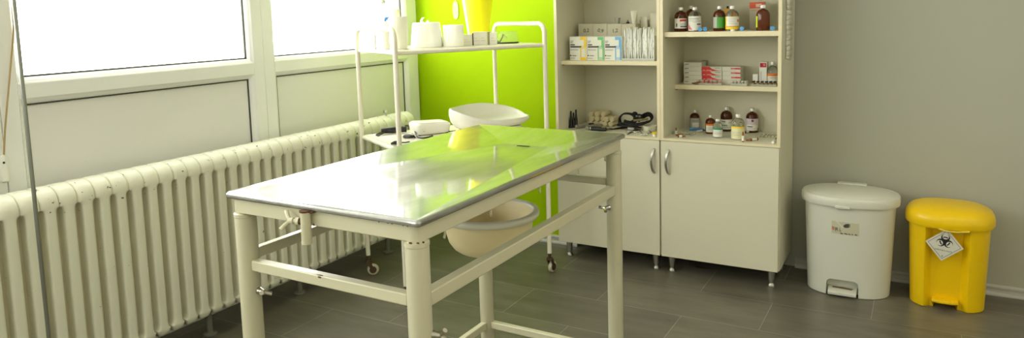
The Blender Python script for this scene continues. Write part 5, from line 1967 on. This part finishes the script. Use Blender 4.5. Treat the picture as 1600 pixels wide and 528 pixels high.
    m = MB()
    m.tube([up + B, up + B * 1.06], 0.0165, 14)
    m.build('clipper_head', mat('soft_black', (44, 42, 40), 0.6), t)
    m = MB()

    def Z(u, v, dz=0.004):
        p_ = at(u, v, z=zl) - a
        p_.z = dz
        return p_
    m.tube([up + B * 0.75 + Vector((0, -0.02, 0.0)), Z(612, 207, 0.028), Z(600, 211, 0.012), Z(591, 213.5, 0.005), Z(588, 212, 0.004), Z(591, 210, 0.0045), Z(597, 208.5, 0.0045)], 0.0044, 8)
    m.build('flex', M_BLACK, t)
    t = thing('cable_coil', 'coil of black cable lying before the white bench scale', 'cable', at(639.5, 215.5, z=zl))
    a = Vector(t.location)
    m = MB()
    P = []
    for i in range(64):
        q = i * 2 * PI / 16
        f = i / 64
        P.append((0.036 * (1 - 0.25 * f) * math.cos(q), 0.022 * (1 - 0.2 * f) * math.sin(q), 0.004 + 0.010 * f))
    m.tube(P, 0.0042, 8)
    m.build('cable_loops', M_BLACK, t)
    m = MB()
    m.tube(smooth_path([Z(634, 203, 0.024), Z(641, 206.5, 0.034), Z(648, 210.5, 0.024), Z(652, 215.5, 0.008), Z(660, 217, 0.005), Z(668, 216, 0.005), Z(676, 213.5, 0.005)]), 0.0045, 8)
    m.build('cable_end', M_BLACK, t)
    p = at(620, 226.5, z=zl)
    t = thing('power_plug', 'black power plug at the front corner of the lower trolley shelf', 'plug', p, QA)
    m = MB()
    m.tube([(-0.03, 0.0, 0.010), (-0.012, 0, 0.012), (0.012, 0, 0.012), (0.024, 0, 0.010)], 0.01, 12, rads=[0.005, 0.010, 0.0105, 0.006])
    m.build('plug_body', M_BLACK, t)
    m = MB()
    m.tube([(0.024, 0, 0.010), (0.05, 0.005, 0.006), (0.08, 0.03, 0.004)], 0.0032, 8)
    m.build('plug_flex', M_BLACK, t)
    m = MB()
    A2 = [at(u, v, z=zl) for u, v in ((690, 207.5), (697, 205.5), (704, 207.5), (712, 206))]
    m.tube([q - A2[0] + Vector((0, 0, 0.006)) for q in A2], 0.0036, 8)
    o = m.build('black_lead', M_BLACK)
    o.location = A2[0]
    tag(o, 'short black lead between the bench scale and the baby scale', 'lead')
    # baby scale
    c = at(766, 203, z=zl)
    t = thing('baby_scale', 'white baby scale with a big scooped tray on the lower trolley shelf', 'scale', c, QA)
    a_, b_ = 0.235, 0.132
    N = 64

    def rimz(th):
        cx, sx_ = math.cos(th), math.sin(th)
        z = 0.070 + 0.070 * max(0.0, sx_) ** 0.8 * (1 - 0.35 * max(0.0, cx))
        z += 0.060 * max(0.0, -cx) ** 1.5 * (1 - max(0.0, sx_))
        return z

    def pt(th, f, zf):
        e = 2.5
        cx, sx_ = math.cos(th), math.sin(th)
        x = a_ * f * math.copysign(abs(cx) ** (2 / e), cx)
        y = b_ * f * math.copysign(abs(sx_) ** (2 / e), sx_)
        return Vector((x, y, zf))
    m = MB()
    T = [2 * PI * i / N for i in range(N)]
    rs = []
    for f, k, c_ in ((0.66, 0, 0.022), (0.86, 0.04, 0.026), (0.96, 0.28, 0.022), (1.0, 0.60, 0.014), (1.0, 0.86, 0.006), (0.985, 0.96, 0.001), (0.965, 1.0, 0.0), (0.945, 0.995, -0.001),
                     (0.925, 0.95, -0.004), (0.89, 0.72, 0.008), (0.82, 0.40, 0.026), (0.72, 0.12, 0.046), (0.5, 0.0, 0.051), (0.2, 0.0, 0.0505)):
        rs.append([pt(q, f, k * rimz(q) + c_) for q in T])
    m.rings(rs)
    m.build('tray', M_WHITE, t, angle=60)
    m = MB()
    m.rings([superring(0.17, 0.105, 3, 40, 0.005), superring(0.178, 0.112, 3, 40, 0.012), superring(0.172, 0.108, 3, 40, 0.020), superring(0.14, 0.08, 3, 40, 0.024)])
    m.build('base_unit', M_WHITE, t, angle=40)
    m = MB()
    for x, y in ((-0.13, -0.07), (0.13, -0.07), (-0.13, 0.07), (0.13, 0.07)):
        m2 = MB().cyl((x, y, 0), (x, y, 0.006), 0.012)
        m2.build('rubber_foot', M_BLACK, t)
    m.bm.free()
# ------------------------------------------------------------------ light
def build_light():
    w = bpy.data.worlds.new('overcast_daylight')
    S.world = w
    w.use_nodes = True
    bg = w.node_tree.nodes['Background']
    bg.inputs['Color'].default_value = (0.985, 1.0, 0.95, 1)
    bg.inputs['Strength'].default_value = 8.0
    # portals tell the renderer where daylight enters
    for i, (a, b) in enumerate(((-1.325, -0.262), (-0.084, 1.26), (1.437, 2.5), (2.679, 3.764))):
        l = bpy.data.lights.new('daylight_portal', 'AREA')
        l.shape = 'RECTANGLE'
        l.size = 2.35 - 1.236
        l.size_y = b - a
        l.cycles.is_portal = True
        o = bpy.data.objects.new('daylight_portal', l)
        COL.objects.link(o)
        o.location = (XL - 0.09, (a + b) / 2, (2.35 + 1.236) / 2)
        o.rotation_euler = (0, -PI / 2, 0)
    # added fill panels on the unseen ceiling, to brighten the cabinets and window wall
    for x, y in ((1.75, -0.3), (1.75, 1.1), (1.75, 2.5), (0.4, 0.2), (0.4, 1.8)):
        t = thing('fill_panel', 'square glowing fill panel added on the unseen ceiling', 'fill light', (x, y, ZC), 0, 'added fill panels')
        MB().box(-0.31, -0.31, -0.05, 0.31, 0.31, 0).build('frame', M_WHITE, t, bevel=0.004)
        MB().box(-0.29, -0.29, -0.056, 0.29, 0.29, -0.0505).build('glow_sheet', mat('fill_glow', (255, 250, 235), 0.5, emit=((255, 246, 226), 5.0)), t, smooth=False)
    S.view_settings.view_transform = 'Standard'
    S.view_settings.look = 'None'
    S.view_settings.exposure = 0.16
    S.view_settings.gamma = 1.0
    S.view_settings.use_curve_mapping = False
    S.cycles.max_bounces = 10
    S.cycles.diffuse_bounces = 6
    S.cycles.glossy_bounces = 5
    S.cycles.transmission_bounces = 8
    S.cycles.transparent_max_bounces = 12
    S.cycles.sample_clamp_indirect = 8.0
    S.cycles.caustics_reflective = False
    S.cycles.caustics_refractive = False


setup_camera()
build_room()
build_radiator()
build_stand_and_cord()
build_table()
build_trolley()
build_cabinets()
build_white_bin()
build_yellow_bin()
if 'build_items' in globals():
    build_items()
build_light()
